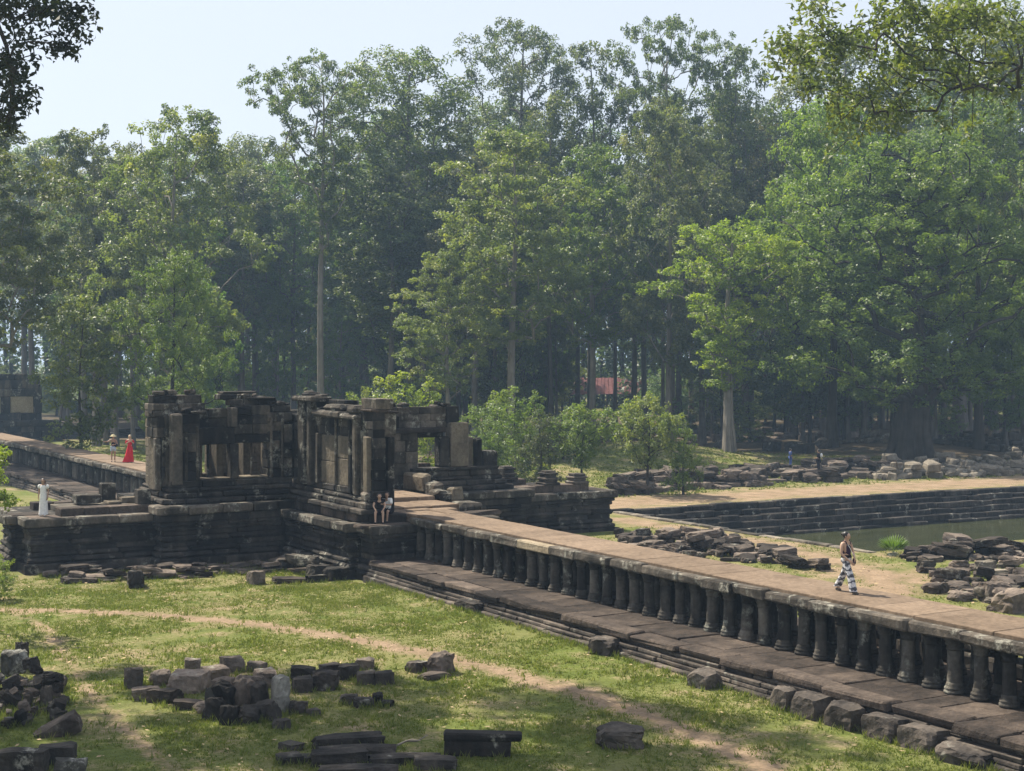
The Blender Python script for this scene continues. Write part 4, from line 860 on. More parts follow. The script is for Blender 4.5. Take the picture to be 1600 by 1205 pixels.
def tree_px(name, label, proto, px, Z, top, wpx, col, rz=None, group=None, cat='tree'):
    b = below(px, Z); h = ZC + (HZ - top) / F * Z - gz(b.x, b.y); rx = wpx / 2 / F * Z
    return plant_tree(name, label, proto, b.x, b.y, rx / proto[3], h / proto[2], random.uniform(0, 6.28) if rz is None else rz, col, group, cat)

PR = {}
PR['umb'] = make_proto(1, 38, 0.55, 'umbrella', 9.5, 19, 120, 240, 0.31, gap=1.7, crad=(1.0, 2.0), flat=0.45, fork=14, bark='barkpale')
PR['tallA'] = make_proto(2, 36, 0.5, 'oval', 7.0, 14, 150, 210, 0.31, gap=1.7, crad=(1.1, 2.1), fork=11)
PR['tallB'] = make_proto(3, 38, 0.55, 'umbrella', 8.0, 13, 150, 210, 0.31, gap=1.8, crad=(1.1, 2.2), flat=0.5, fork=10)
PR['oval'] = make_proto(4, 26, 0.4, 'oval', 7.0, 6.5, 170, 210, 0.30, gap=1.5, crad=(0.9, 1.8), flat=0.5, fork=5, bark='barkpale')
PR['broad'] = make_proto(5, 24, 0.45, 'broad', 7.5, 4.5, 190, 215, 0.28, gap=1.5, crad=(0.9, 1.8), fork=4, bark='barkdark')
PR['giant'] = make_proto(6, 29, 1.25, 'broad', 7.4, 5.5, 230, 240, 0.28, gap=1.5, crad=(1.0, 1.9), fork=5, buttress=13, bark='barkdark', flare=1.1)
PR['lime'] = make_proto(7, 20, 0.40, 'umbrella', 5.6, 6.0, 120, 210, 0.24, gap=1.2, crad=(0.8, 1.5), flat=0.5, fork=4.5, bark='barkpale', flare=1.15, buttress=6)
PR['slim'] = make_proto(8, 30, 0.30, 'column', 3.6, 12, 90, 165, 0.31, gap=1.5, crad=(0.9, 1.7), fork=9)
PR['slimB'] = make_proto(9, 32, 0.34, 'oval', 4.6, 15, 95, 165, 0.32, gap=1.6, crad=(1.0, 1.9), fork=12)
PR['layer'] = make_proto(21, 27, 0.42, 'oval', 7.0, 9.5, 150, 230, 0.30, gap=1.9, crad=(1.0, 2.0), flat=0.38, fork=7, bark='barkpale')
PR['young'] = make_proto(10, 14, 0.16, 'column', 3.2, 3.0, 85, 85, 0.30, gap=1.1, crad=(0.7, 1.3), fork=2.4, bark='barkdark', flat=0.5)
PR['bush'] = make_proto(12, 6, 0.10, 'broad', 2.6, 0.7, 90, 110, 0.16, gap=0.7, crad=(0.4, 0.85), fork=0.3, bark='barkdark', wob=0.15)
PR['bushB'] = make_proto(13, 5.2, 0.11, 'umbrella', 2.6, 1.6, 75, 110, 0.17, gap=0.65, crad=(0.4, 0.8), fork=0.8, bark='barkdark', wob=0.2)
PR['cone'] = make_proto(14, 5.5, 0.09, 'column', 1.3, 0.3, 70, 120, 0.12, gap=0.5, crad=(0.3, 0.6), fork=0.2, bark='barkdark', flat=0.8, wob=0.1)

BL = (0.092, 0.118, 0.060); DG = (0.098, 0.135, 0.050); MG = (0.112, 0.165, 0.044); LG = (0.146, 0.186, 0.064); LIME = (0.160, 0.220, 0.040); GRY = (0.122, 0.148, 0.074)
# the trees that can be told apart (px of the trunk, depth, top py, crown width px)
tree_px('tall_tree', 'tall flat-topped tree with a long bare grey trunk behind the gate', PR['umb'], 502, 150, 90, 215, DG, 2.2)
tree_px('tall_tree', 'tall dense tree between the flat-topped tree and the airy skyline crowns', PR['tallA'], 640, 160, 78, 240, DG, 0.6)
tree_px('tall_tree', 'very tall airy tree with sky showing through its upper branches', PR['tallB'], 815, 172, 44, 200, BL, 1.1)
tree_px('tall_tree', 'slender tall tree squeezed between two airy crowns on the skyline', PR['slimB'], 925, 168, 70, 130, BL, 3.0)
tree_px('tall_tree', 'tallest domed crown on the skyline with thin forked branches', PR['umb'], 1045, 165, 36, 190, DG, 4.4)
tree_px('tall_tree', 'narrow tree with a ragged top beside the tallest domed crown', PR['slimB'], 1150, 160, 78, 110, DG, 5.2)
tree_px('tall_tree', 'pale green tree with layered foliage standing before the dark forest', PR['layer'], 800, 132, 212, 250, LG, 0.3)
tree_px('tall_tree', 'pale leafed tree with low spreading boughs by the gate', PR['layer'], 700, 128, 400, 150, LG, 2.0)
tree_px('tall_tree', 'tall grey-green tree behind the lime green one', PR['oval'], 1045, 142, 168, 190, GRY, 3.3)
tree_px('tall_tree', 'dull green tree rising between the pale tree and the lime tree', PR['layer'], 925, 146, 235, 190, MG, 4.0)
tree_px('lime_tree', 'bright lime green tree with a pale fluted trunk on the clearing', PR['lime'], 1138, 129, 352, 225, (0.185, 0.255, 0.036), 2.4)
tree_px('giant_tree', 'giant spreading green tree with a huge buttressed trunk', PR['giant'], 1425, 125, 215, 330, MG, 1.2)
tree_px('tall_tree', 'high leafy tree rising behind the giant buttressed tree', PR['broad'], 1300, 136, 162, 270, (0.14, 0.21, 0.040), 0.4)
tree_px('tall_tree', 'leafy tree filling the gap right of the giant buttressed tree', PR['broad'], 1530, 138, 150, 240, MG, 3.9)
tree_px('tall_tree', 'hazy grey tree towering behind the giant one', PR['tallA'], 1500, 175, 10, 300, GRY, 2.7)
tree_px('tall_tree', 'hazy tall tree beside the towering grey one', PR['tallB'], 1640, 165, 40, 260, GRY, 1.7)
tree_px('tall_tree', 'hazy skyline tree rising left of the towering grey one', PR['tallA'], 1320, 178, 60, 220, GRY, 0.2)
tree_px('tall_tree', 'broad olive tree at the edge of the forest beyond the far gatehouse', PR['layer'], -25, 118, 195, 280, (0.085, 0.105, 0.032), 1.0)
tree_px('tall_tree', 'sunlit green tree with a high pointed top over the far causeway', PR['oval'], 270, 138, 172, 230, LG, 5.5)
tree_px('tall_tree', 'yellow-green tree left of the sunlit pointed one', PR['oval'], 150, 150, 205, 190, (0.10, 0.12, 0.035), 3.1)
tree_px('tall_tree', 'low green tree drooping over the end of the gate', PR['broad'], 270, 112, 395, 160, MG, 2.6)
tree_px('tall_tree', 'shady tree in the gap left of the flat-topped tree', PR['tallA'], 400, 185, 215, 170, BL, 2.0)
tree_px('tall_tree', 'second shady tree in the gap left of the flat-topped tree', PR['slimB'], 345, 172, 250, 140, BL, 2.0)
tree_px('young_tree', 'slim young tree with big pale leaves beside the far causeway', PR['young'], 127, 108, 455, 125, (0.10, 0.13, 0.045), 1.3)
for px, Z, w in ((165, 152, 0), (181, 150, 0), (207, 146, 0), (245, 155, 0)):
    tree_px('slim_tree', 'slim grey trunk standing beyond the two visitors on the far causeway', PR['slim'], px, Z, 300, 90, GRY, None, 'slim trunks beyond the visitors')
# understorey trees and the forest behind, each a tree of its own
def forest(n, pxr, Zr, topr, wr, protos, cols, label, group, name='forest_tree', mind=24):
    put = []; tries = 0
    while len(put) < n and tries < n * 30:
        tries += 1; px, Z = random.uniform(*pxr), random.uniform(*Zr)
        if 885 < px < 1040 and (name != 'forest_tree' or random.random() < 0.7): continue
        if px < 95 and Z < 185: continue
        if any(abs(px - q[0]) < mind and abs(Z - q[1]) < 14 for q in put): continue
        put.append((px, Z)); ci = random.randrange(len(cols)); tp = random.uniform(*topr); w_ = random.uniform(*wr); u = (tp - topr[0]) / (topr[1] - topr[0]); v = (w_ - wr[0]) / (wr[1] - wr[0])
        lab = ('tall ' if u < 0.33 else 'short ' if u > 0.66 else '') + ('wide ' if v > 0.66 else 'narrow ' if v < 0.33 else '') + {BL: 'dark', DG: 'deep green', GRY: 'grey-green', MG: 'green', LG: 'pale green'}[cols[ci]] + ' ' + label
        tree_px(name, lab, PR[random.choice(protos)], px, Z, tp, w_, tuple(c * random.uniform(0.85, 1.2) for c in cols[ci]), None, group)
forest(34, (560, 1130), (150, 215), (150, 330), (90, 150), ('slim', 'slimB', 'tallA', 'slim'), (BL, DG, GRY, BL), 'tree in the wood behind the gate', 'slender trees in the wood behind the gate')
forest(30, (1130, 1640), (145, 215), (140, 330), (90, 150), ('slim', 'slimB', 'slim'), (BL, DG, MG), 'tree in the wood behind the giant tree', 'slender trees behind the giant tree')
forest(26, (-40, 560), (165, 225), (215, 340), (90, 160), ('slim', 'slimB', 'tallA'), (BL, GRY, MG), 'tree in the wood behind the far causeway', 'slender trees behind the far causeway')
forest(22, (300, 1150), (150, 205), (400, 500), (70, 120), ('young', 'oval', 'young'), (BL, DG, MG), 'young tree in the shade of the tall forest', 'young trees in the forest shade', 'young_tree')
forest(12, (1180, 1640), (140, 200), (430, 540), (80, 130), ('young', 'broad'), (DG, BL), 'young tree in the shade behind the giant trunk', 'young trees behind the giant trunk', 'young_tree')
forest(22, (1000, 1640), (140, 230), (180, 300), (60, 90), ('slim', 'slimB'), (BL, DG), 'thin forest tree in the shade beyond the clearing', 'thin trunks beyond the clearing', mind=14)
# far wood: one mass that closes the view
def far_wood():
    R = np.random.default_rng(77); V, Fq, cs, rr = [], [], [], []
    for i in range(200):
        px, Z = R.uniform(-120, 1720), R.uniform(238, 310); b = below(px, Z); H = R.uniform(22, 33)
        tube([(b.x, b.y, -0.5), (b.x + R.normal(0, .4), b.y, H * .5), (b.x + R.normal(0, .8), b.y, H * .9)], [0.4, 0.3, 0.12], 6, V, Fq)
        k = 20; z = R.uniform(0.0, 1.0, k) ** 1.2; a = R.uniform(0, 6.28, k); q = R.uniform(0, 5.5, k) * (1.1 - z * .6)
        cs.append(np.stack([b.x + q * np.cos(a), b.y + q * np.sin(a), z * H], -1)); rr.append(R.uniform(1.8, 3.2, k))
    c = np.concatenate(cs); r = np.concatenate(rr); LV, tv = leaves(R, c, r, 50, 0.75, 0.5, 0.7, 0.6)
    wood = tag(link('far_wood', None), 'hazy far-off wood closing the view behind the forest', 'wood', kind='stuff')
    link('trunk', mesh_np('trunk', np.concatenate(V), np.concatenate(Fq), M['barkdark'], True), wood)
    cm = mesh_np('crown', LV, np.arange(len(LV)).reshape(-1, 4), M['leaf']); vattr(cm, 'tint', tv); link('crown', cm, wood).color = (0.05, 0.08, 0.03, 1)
far_wood()
# bushes
def bush(label, proto, px, Z, top, w, col, name='bush', cat='bush', rz=None): return tree_px(name, label, PR[proto], px, Z, top, w, col, rz, None, cat)
bush('sunny yellow-green bush showing over the gate wall', 'bush', 632, 104, 590, 150, (0.16, 0.21, 0.04))
bush('small bright bush beside the top of the gate wall', 'bush', 570, 104, 612, 50, LG)
bush('dark rounded bush next to the end of the gate', 'bush', 805, 104, 612, 120, MG)
bush('second dark bush behind the rounded one', 'bush', 780, 112, 625, 110, MG)
bush('dull conical shrub between the bushes', 'cone', 845, 100, 642, 60, (0.07, 0.085, 0.045))
bush('many-stemmed green bush right of the conical shrub', 'bushB', 910, 101, 640, 105, MG, 'large_bush')
bush('small yellow-green tree with a thin dark stem', 'bushB', 1012, 98, 628, 115, LG, 'small_tree', 'tree', 1.0)
bush('slender sapling with drooping leaves beside the small yellow-green tree', 'cone', 1068, 98, 660, 50, MG, 'sapling', 'tree')
bush('leafy shrub among the trunks by the red roof', 'bush', 880, 120, 650, 90, MG)
bush('low leafy bush at the foot of the left terrace end', 'bush', -8, 57, 868, 60, LIME)

# trees that reach into the picture from beside the camera
def reach_tree(name, label, base, H, r0, pts, rad, per, L, col, bark='barkdark', more=None, fork=6, droop=0.8, W=None, up=0.55):
    c = np.array([tuple(p) for p in pts]); c[:, :2] -= np.array(base[:2]); R = np.random.default_rng(len(pts))
    allc = c if more is None else np.concatenate([c, more]); V, Fq = skeleton(R, H, r0, allc, fork, 0.4, 1.5, droop=droop, limb=0.26)
    rr = np.concatenate([R.uniform(*rad, len(c))] + ([] if more is None else [R.uniform(1.3, 2.2, len(more))]))
    LV, tv = leaves(R, c, rr[:len(c)], per, L, W or L * .5, 0.8, up, droop=0.3); parts = [(LV, tv)]
    if more is not None: parts.append(leaves(R, more, rr[len(c):], 150, 0.42, 0.26, 0.6, 0.75))
    LV = np.concatenate([p[0] for p in parts]); tv = np.concatenate([p[1] for p in parts])
    t = thing(name, label, 'tree', (base[0], base[1], 0)); link('trunk', mesh_np('trunk', V, Fq, M[bark], True), t)
    cm = mesh_np('crown', LV, np.arange(len(LV)).reshape(-1, 4), M['leaf']); vattr(cm, 'tint', tv); link('crown', cm, t).color = (*col, 1)
def blob(cx, cy_, rx, ry, n, Z, dz=3.0): return [atd(cx + random.gauss(0, rx * .5), cy_ + random.gauss(0, ry * .5), Z + random.uniform(-dz, dz)) for _ in range(n)]
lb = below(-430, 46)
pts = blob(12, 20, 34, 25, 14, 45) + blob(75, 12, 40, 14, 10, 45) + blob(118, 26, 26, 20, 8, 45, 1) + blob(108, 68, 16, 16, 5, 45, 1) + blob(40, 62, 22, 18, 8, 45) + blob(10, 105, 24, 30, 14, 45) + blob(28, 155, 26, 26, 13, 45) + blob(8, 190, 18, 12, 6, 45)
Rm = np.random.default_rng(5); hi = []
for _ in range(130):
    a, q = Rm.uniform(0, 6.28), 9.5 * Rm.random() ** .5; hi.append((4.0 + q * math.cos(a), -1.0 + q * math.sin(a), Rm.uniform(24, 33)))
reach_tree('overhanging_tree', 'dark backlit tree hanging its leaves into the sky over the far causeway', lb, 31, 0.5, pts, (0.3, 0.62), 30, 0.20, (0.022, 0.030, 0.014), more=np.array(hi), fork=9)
rb = below(1950, 62)
pts = blob(1290, 62, 75, 55, 34, 60) + blob(1420, 75, 90, 70, 48, 60) + blob(1540, 100, 80, 90, 48, 60) + blob(1238, 105, 40, 50, 18, 60) + blob(1370, 165, 90, 40, 26, 60) + blob(1480, 30, 120, 35, 30, 60) + blob(1260, 5, 30, 8, 4, 60)
reach_tree('overhanging_tree', 'large-leaved olive boughs reaching across the sky above the giant tree', rb, 26, 0.5, pts, (0.5, 1.0), 34, 0.27, (0.105, 0.135, 0.040), fork=7, up=0.7)
# undergrowth at the back of the wood
forest(46, (-60, 1660), (205, 236), (560, 610), (60, 130), ('bush', 'bushB'), (BL, DG, MG), 'bush at the back of the wood', 'undergrowth at the back of the wood', 'bush', 20)
forest(20, (560, 1640), (150, 200), (590, 640), (40, 80), ('bush', 'bushB', 'cone'), (BL, DG, MG), 'bush between the forest trunks', 'low bushes between the trunks', 'bush', 20)
lt_ = below(-70, 50); reach_tree('overhanging_tree', 'small-leaved bright green sprays poking in beside the far causeway', lt_, 7.5, 0.12, blob(4, 715, 14, 10, 6, 50, 1) + blob(-6, 745, 14, 12, 5, 50, 1) + blob(2, 778, 14, 10, 5, 50, 1) + blob(-35, 740, 20, 40, 12, 50, 1.5), (0.2, 0.4), 50, 0.14, LIME, fork=2.0)
# ------------------------------------------------------------------ far gatehouse, shed, palm
p = below(4, 160)
gh = thing('far_gatehouse', 'dark roofless stone gatehouse with two pale blocked windows at the far end', 'ruin', (p.x, p.y, gz(p.x, p.y)))
def gspan(n_, *a, m_='wall'): return span(n_, gh, *a, M[m_], 0.06, 0.03)
for k in range(4):
    o = (0.5, 0.25, 0.1, 0.35)[k]
    for a, b in zip(*(lambda c: (c[:-1], c[1:]))(cuts(-7 - o, 5.2 + o, 1.2, 2.4))): gspan('base_stone', a + .01, b - .01, -1.5 - o, 0, k * .62 - 0.2, k * .62 + .42, m_='base')
link('gatehouse_core', box_me('gatehouse_core', [(-6.8, 5.0, -1.3, 6, -0.3, 2.2), (-6.5, 3.9, 0.3, 0.9, 2.2, 6.9)], M['wall']), gh)
for x0, x1, z0, z1 in ((-6.6, 4.0, 2.2, 3.0), (-6.6, 4.0, 4.75, 5.6), (-6.2, 3.6, 5.6, 6.5), (-5.0, 2.6, 6.5, 7.1)):
    for a, b in zip(*(lambda c: (c[:-1], c[1:]))(cuts(x0, x1, 1.0, 1.9))): gspan('wall_block', a + .01, b - .01, 0.0, 0.6, z0, z1 + random.uniform(-.1, .12))
for x0, x1 in ((-6.6, -5.6), (-3.2, -2.2), (-0.1, 0.75), (3.2, 4.0)): gspan('pilaster', x0, x1, -0.1, 0.6, 3.0, 4.75)
for x0, x1 in ((-5.6, -3.2), (-2.2, -0.1), (0.75, 3.2)): gspan('window_panel', x0 + .05, x1 - .05, 0.12, 0.4, 3.0, 4.75, m_='newstone')
for k, (x0, x1, h) in enumerate(((5.3, 11.5, 1.6), (11.5, 16.5, 1.1), (22, 30, 1.2))):
    for z in range(3):
        for a, b in zip(*(lambda c: (c[:-1], c[1:]))(cuts(x0 + z * .2, x1 - z * .2, 1.0, 2.2))): gspan('base_stone', a + .01, b - .01, 0.2 + z * .25, 3, z * h / 3, (z + 1) * h / 3 - .02, m_='base')

b = below(965, 246); sh = thing('open_shed', 'open timber shed with a faded red roof deep in the wood', 'shed', (b.x, b.y, gz(b.x, b.y)), (0, 0, -TH + 0.12))
rv = [(-8, -3.2, 2.9), (9.5, -3.2, 2.9), (9.5, 3.2, 2.9), (-8, 3.2, 2.9), (-6.5, 0, 5.4), (8, 0, 5.4)]
nr = 26
for i in range(nr):
    t0, t1 = i / nr, (i + 1) / nr - 0.004; xa, xb = -8 + 17.5 * t0, -8 + 17.5 * t1; ta, tb = -6.5 + 14.5 * t0, -6.5 + 14.5 * t1; dz = 0.04 * (i % 2)
    link('roof_sheet', mesh('roof_sheet', [(xa, -3.2, 2.9 + dz), (xb, -3.2, 2.9 + dz), (tb, 0, 5.4 + dz), (ta, 0, 5.4 + dz), (xa, -3.2, 2.82 + dz), (xb, -3.2, 2.82 + dz), (tb, 0, 5.32 + dz), (ta, 0, 5.32 + dz)], [(0, 1, 2, 3), (7, 6, 5, 4), (0, 4, 5, 1), (1, 5, 6, 2), (3, 2, 6, 7), (0, 3, 7, 4)], M['roof']), sh)
link('roof_back', mesh('roof_back', [(-8, 3.2, 2.9), (9.5, 3.2, 2.9), (8, 0, 5.3), (-6.5, 0, 5.3), (-8, -3.1, 2.8), (9.5, -3.1, 2.8)], [(0, 1, 2, 3), (0, 3, 4), (1, 5, 2)], M['roof']), sh)
for x in (-7.2, -4.2, -1.2, 1.8, 4.8, 8.6):
    for y in (-2.9, 2.9): link('post', box_me('post', [(x - .12, x + .12, y - .12, y + .12, -0.3, 3.1 - 0.0)], M['wood']), sh)
link('table', box_me('table', [(-6, 7, -0.8, 0.8, 0.75, 0.85), (-5.8, -5.6, -.6, .6, -.2, .75), (6.6, 6.8, -.6, .6, -.2, .75)], M['wood']), sh)

# sapling palm beside the pond
M['palm'] = M['leaf']
p = atz(1396, 868); pl = thing('palm_sapling', 'small fan palm with one dry frond at the pond edge', 'palm', (p.x, p.y, gz(p.x, p.y)))
def frond(L, droop, n_=13, wid=0.06):
    V, Fc = [], []
    for i in range(n_):
        a = (i / (n_ - 1) - 0.5) * 1.9; ca, sa = math.cos(a), math.sin(a); b0 = len(V); st = 0.35 * L
        for t, w in ((0, .006), (0.35, wid), (0.75, wid * .6), (1.0, .004)):
            r = st + (L - st) * t; V += [(r * ca, r * sa * .9 - w * ca, -droop * t * t * L), (r * ca, r * sa * .9 + w * ca, -droop * t * t * L)]
        Fc += [(b0 + 2 * k, b0 + 2 * k + 1, b0 + 2 * k + 3, b0 + 2 * k + 2) for k in range(3)]
    b0 = len(V); V += [(0, -.012, 0), (0, .012, 0), (.4 * L, .01, 0), (.4 * L, -.01, 0)]; Fc.append((b0, b0 + 1, b0 + 2, b0 + 3))
    return mesh('frond', V, Fc, M['leaf'])
fr = frond(1.5, 0.12); fr2 = frond(0.9, 0.5)
for k in range(12):
    o = link('frond', fr, pl, (0, 0, 0.12), (0.0, -random.uniform(0.75, 1.35), k * 0.72 + random.uniform(-.2, .2))); o.color = (0.16, 0.24, 0.05, 1)
o = link('frond', fr2, pl, (0, 0, 0.25), (0.2, 0.1, math.pi + 0.5)); o.color = (0.34, 0.32, 0.26, 1); o['label'] = 'dry pale frond'
link('stem', lathe('stem', [(.07, -.1), (.06, .15), (.03, .32)], 8, M['barkdark']), pl)
pl.scale = (0.6, 0.6, 0.62)
# dead branch across the slabs
p = atz(640, 1186); V, Fq = [], []
tube([(0, 0, .36), (.25, .14, .40), (.5, .2, .36), (.8, .42, .42)], [.025, .022, .018, .01], 6, V, Fq); tube([(.25, .14, .40), (.35, .0, .46), (.5, -.1, .44)], [.016, .012, .006], 5, V, Fq)
tag(link('dead_branch', mesh_np('dead_branch', np.concatenate(V), np.concatenate(Fq), M['barkpale'], True), None, (p.x - .3, p.y, gz(p.x, p.y)), (0, 0, -0.2)), 'dry forked branch lying on the thin slab', 'branch')

# taller tufts where the mower does not reach: round the loose stones and along the plinth
def tufts():
    R = np.random.default_rng(9); c = []
    for o in list(C.objects):
        if o.parent is None and o.get('category') in ('stone', 'rock', 'boulder', 'lintel') and o.location.x < 25.3 and o.location.y < 66:
            r = max(o.scale.x, o.scale.y) * 0.55
            for _ in range(int(5 + r * 16)):
                a = R.uniform(0, 6.28); q = r * R.uniform(0.85, 1.25); c.append((o.location.x + q * math.cos(a), o.location.y + q * math.sin(a)))
    for _ in range(420): c.append((24.95 - abs(R.normal(0, .12)), R.uniform(20, 55)))
    for _ in range(900): c.append((R.uniform(7, 24.5), R.uniform(25, 60)))
    c = np.array(c); n, k = len(c), 9; z = gheight(c[:, 0], c[:, 1])
    b = np.repeat(np.stack([c[:, 0], c[:, 1], z - .01], -1), k, 0) + np.concatenate([R.normal(0, .045, (n * k, 2)), np.zeros((n * k, 1))], 1)
    a = R.uniform(0, 6.28, n * k); w = R.uniform(.008, .02, n * k); h = R.uniform(.08, .24, n * k); la = R.uniform(0, 6.28, n * k); ln = h * R.uniform(.2, .8, n * k)
    V = np.empty((n * k, 3, 3), np.float32); s = np.stack([np.cos(a) * w, np.sin(a) * w, 0 * w], -1); V[:, 0] = b + s; V[:, 1] = b - s; V[:, 2] = b + np.stack([np.cos(la) * ln, np.sin(la) * ln, h], -1)
    me = mesh_np('grass_tufts', V.reshape(-1, 3), np.arange(n * k * 3).reshape(-1, 3), M['grass']); vattr(me, 'tint', np.repeat(R.random(n * k), 3))
    tag(link('grass_tufts', me), 'taller grass tufts round the fallen stones and the plinth', 'grass', kind='stuff')
tufts()

# ------------------------------------------------------------------ people
def skinned(name, pts, edges, mat, root=0, sub=2):
    """pts: {key: (x, y, z, r)}; one continuous surface grown round the edges"""
    keys = list(pts); ix = {k: i for i, k in enumerate(keys)}
    me = bpy.data.meshes.new(name); me.from_pydata([pts[k][:3] for k in keys], [(ix[a], ix[b]) for a, b in edges], [])
    o = bpy.data.objects.new(name, me); C.objects.link(o); o.modifiers.new('s', 'SKIN'); sm = o.modifiers.new('u', 'SUBSURF'); sm.levels = sub; sm.render_levels = sub
    for i, k in enumerate(keys):
        sv = me.skin_vertices[0].data[i]; sv.radius = (pts[k][3], pts[k][3] if len(pts[k]) < 5 else pts[k][4]); sv.use_root = (i == root)
    bpy.context.view_layer.update(); dg = bpy.context.evaluated_depsgraph_get(); out = bpy.data.meshes.new_from_object(o.evaluated_get(dg))
    bpy.data.objects.remove(o); out.name = name; out.materials.clear(); out.materials.append(mat)
    out.polygons.foreach_set('use_smooth', [True] * len(out.polygons)); return out
def loft(name, rings, mat, seg=18, cap=False):
    """rings: (cx, cy, z, rx, ry)"""
    V, Fc = [], []
    for k, (cx_, cy2, z, rx, ry) in enumerate(rings):
        for i in range(seg):
            a = 2 * math.pi * i / seg; f = 1 + (0.035 * math.sin(a * 5 + k) if k > 1 else 0); V.append((cx_ + rx * f * math.cos(a), cy2 + ry * f * math.sin(a), z))
    for j in range(len(rings) - 1):
        for i in range(seg): i2 = (i + 1) % seg; Fc.append((j * seg + i, j * seg + i2, (j + 1) * seg + i2, (j + 1) * seg + i))
    return mesh(name, V, Fc, mat, True)
def ellipsoid(name, c, r, mat, seg=12, rings=8):
    V, Fc = [], []
    for j in range(rings + 1):
        t = math.pi * j / rings
        for i in range(seg): a = 2 * math.pi * i / seg; V.append((c[0] + r[0] * math.sin(t) * math.cos(a), c[1] + r[1] * math.sin(t) * math.sin(a), c[2] + r[2] * math.cos(t)))
    for j in range(rings):
        for i in range(seg): i2 = (i + 1) % seg; Fc.append((j * seg + i, (j + 1) * seg + i, (j + 1) * seg + i2, j * seg + i2))
    return mesh(name, V, Fc, mat, True)
STAND = dict(pel=(0, 0, .90), hipL=(-.085, 0, .86), kneL=(-.09, .02, .48), ankL=(-.09, -.02, .08), toeL=(-.10, .13, .03), hipR=(.085, 0, .86), kneR=(.09, .02, .48), ankR=(.09, -.02, .08), toeR=(.10, .13, .03),
             wai=(0, .01, 1.06), che=(0, .0, 1.24), nec=(0, -.01, 1.40), shoL=(-.16, -.01, 1.34), elbL=(-.21, -.02, 1.07), wriL=(-.20, .08, .85), shoR=(.16, -.01, 1.34), elbR=(.21, -.02, 1.07), wriR=(.20, .08, .85), head=(0, .02, 1.50))
RADS = dict(pel=.125, hipL=.088, kneL=.055, ankL=.036, toeL=.026, hipR=.088, kneR=.055, ankR=.036, toeR=.026, wai=.108, che=.122, nec=.050, shoL=.058, elbL=.037, wriL=.025, shoR=.058, elbR=.037, wriR=.025)
EDG = [('pel', 'hipL'), ('hipL', 'kneL'), ('kneL', 'ankL'), ('ankL', 'toeL'), ('pel', 'hipR'), ('hipR', 'kneR'), ('kneR', 'ankR'), ('ankR', 'toeR'), ('pel', 'wai'), ('wai', 'che'), ('che', 'nec'), ('che', 'shoL'), ('shoL', 'elbL'), ('elbL', 'wriL'), ('che', 'shoR'), ('shoR', 'elbR'), ('elbR', 'wriR')]
M['skin'] = plain('skin', (0.46, 0.29, 0.205), 0.55, 0.35, 4, 0.08); M['skintan'] = plain('tan_skin', (0.33, 0.20, 0.135), 0.55, 0.35, 4, 0.08)
M['blackhair'] = plain('black_hair', (0.012, 0.010, 0.009), 0.45, 0.5, 20, 0.3); M['blond'] = plain('blond_hair', (0.42, 0.32, 0.19), 0.5, 0.4, 20, 0.3); M['brownhair'] = plain('brown_hair', (0.035, 0.016, 0.012), 0.45, 0.5, 20, 0.3)
M['eye'] = plain('eye', (0.02, 0.015, 0.012), 0.3, 0.5); M['lip'] = plain('lip', (0.36, 0.13, 0.11), 0.5, 0.3)
def cloth(name, col): return plain(name, col, 0.9, 0.1, 14, 0.10)
M['c_black'] = cloth('black_cloth', (0.016, 0.013, 0.018)); M['c_white'] = cloth('white_cloth', (0.72, 0.71, 0.69)); M['c_red'] = cloth('red_cloth', (0.52, 0.022, 0.035)); M['c_denim'] = cloth('pale_denim', (0.38, 0.47, 0.55)); M['c_blue'] = cloth('blue_cloth', (0.075, 0.11, 0.27)); M['c_straw'] = cloth('straw', (0.50, 0.43, 0.26)); M['c_plum'] = cloth('dark_plum_cloth', (0.035, 0.018, 0.04)); M['c_sole'] = cloth('shoe', (0.10, 0.085, 0.07))
def patterned():
    m, nd, lk = new_mat('patterned_cloth'); b = nd['Principled BSDF']; b.inputs['Roughness'].default_value = 0.9; tc = nd.new('ShaderNodeTexCoord')
    w = nd.new('ShaderNodeTexWave'); w.wave_type = 'BANDS'; w.bands_direction = 'Z'; w.inputs['Scale'].default_value = 1.9; w.inputs['Distortion'].default_value = 5.0; w.inputs['Detail'].default_value = 2; w.inputs['Detail Scale'].default_value = 5.0
    lk.new(tc.outputs['Object'], w.inputs[0]); n = noise(nd, lk, tc.outputs['Object'], 26, 3)
    c = ramp(nd, lk, w.outputs['Fac'], [(0.12, (0.035, 0.035, 0.045)), (0.34, (0.12, 0.12, 0.14)), (0.55, (0.52, 0.52, 0.56)), (0.9, (0.62, 0.60, 0.60))])
    lk.new(mix(nd, lk, ramp(nd, lk, n, [(0.5, 0.0), (0.6, 0.55)]), c, (0.16, 0.17, 0.20)), b.inputs['Base Color']); return m
M['c_pattern'] = patterned()
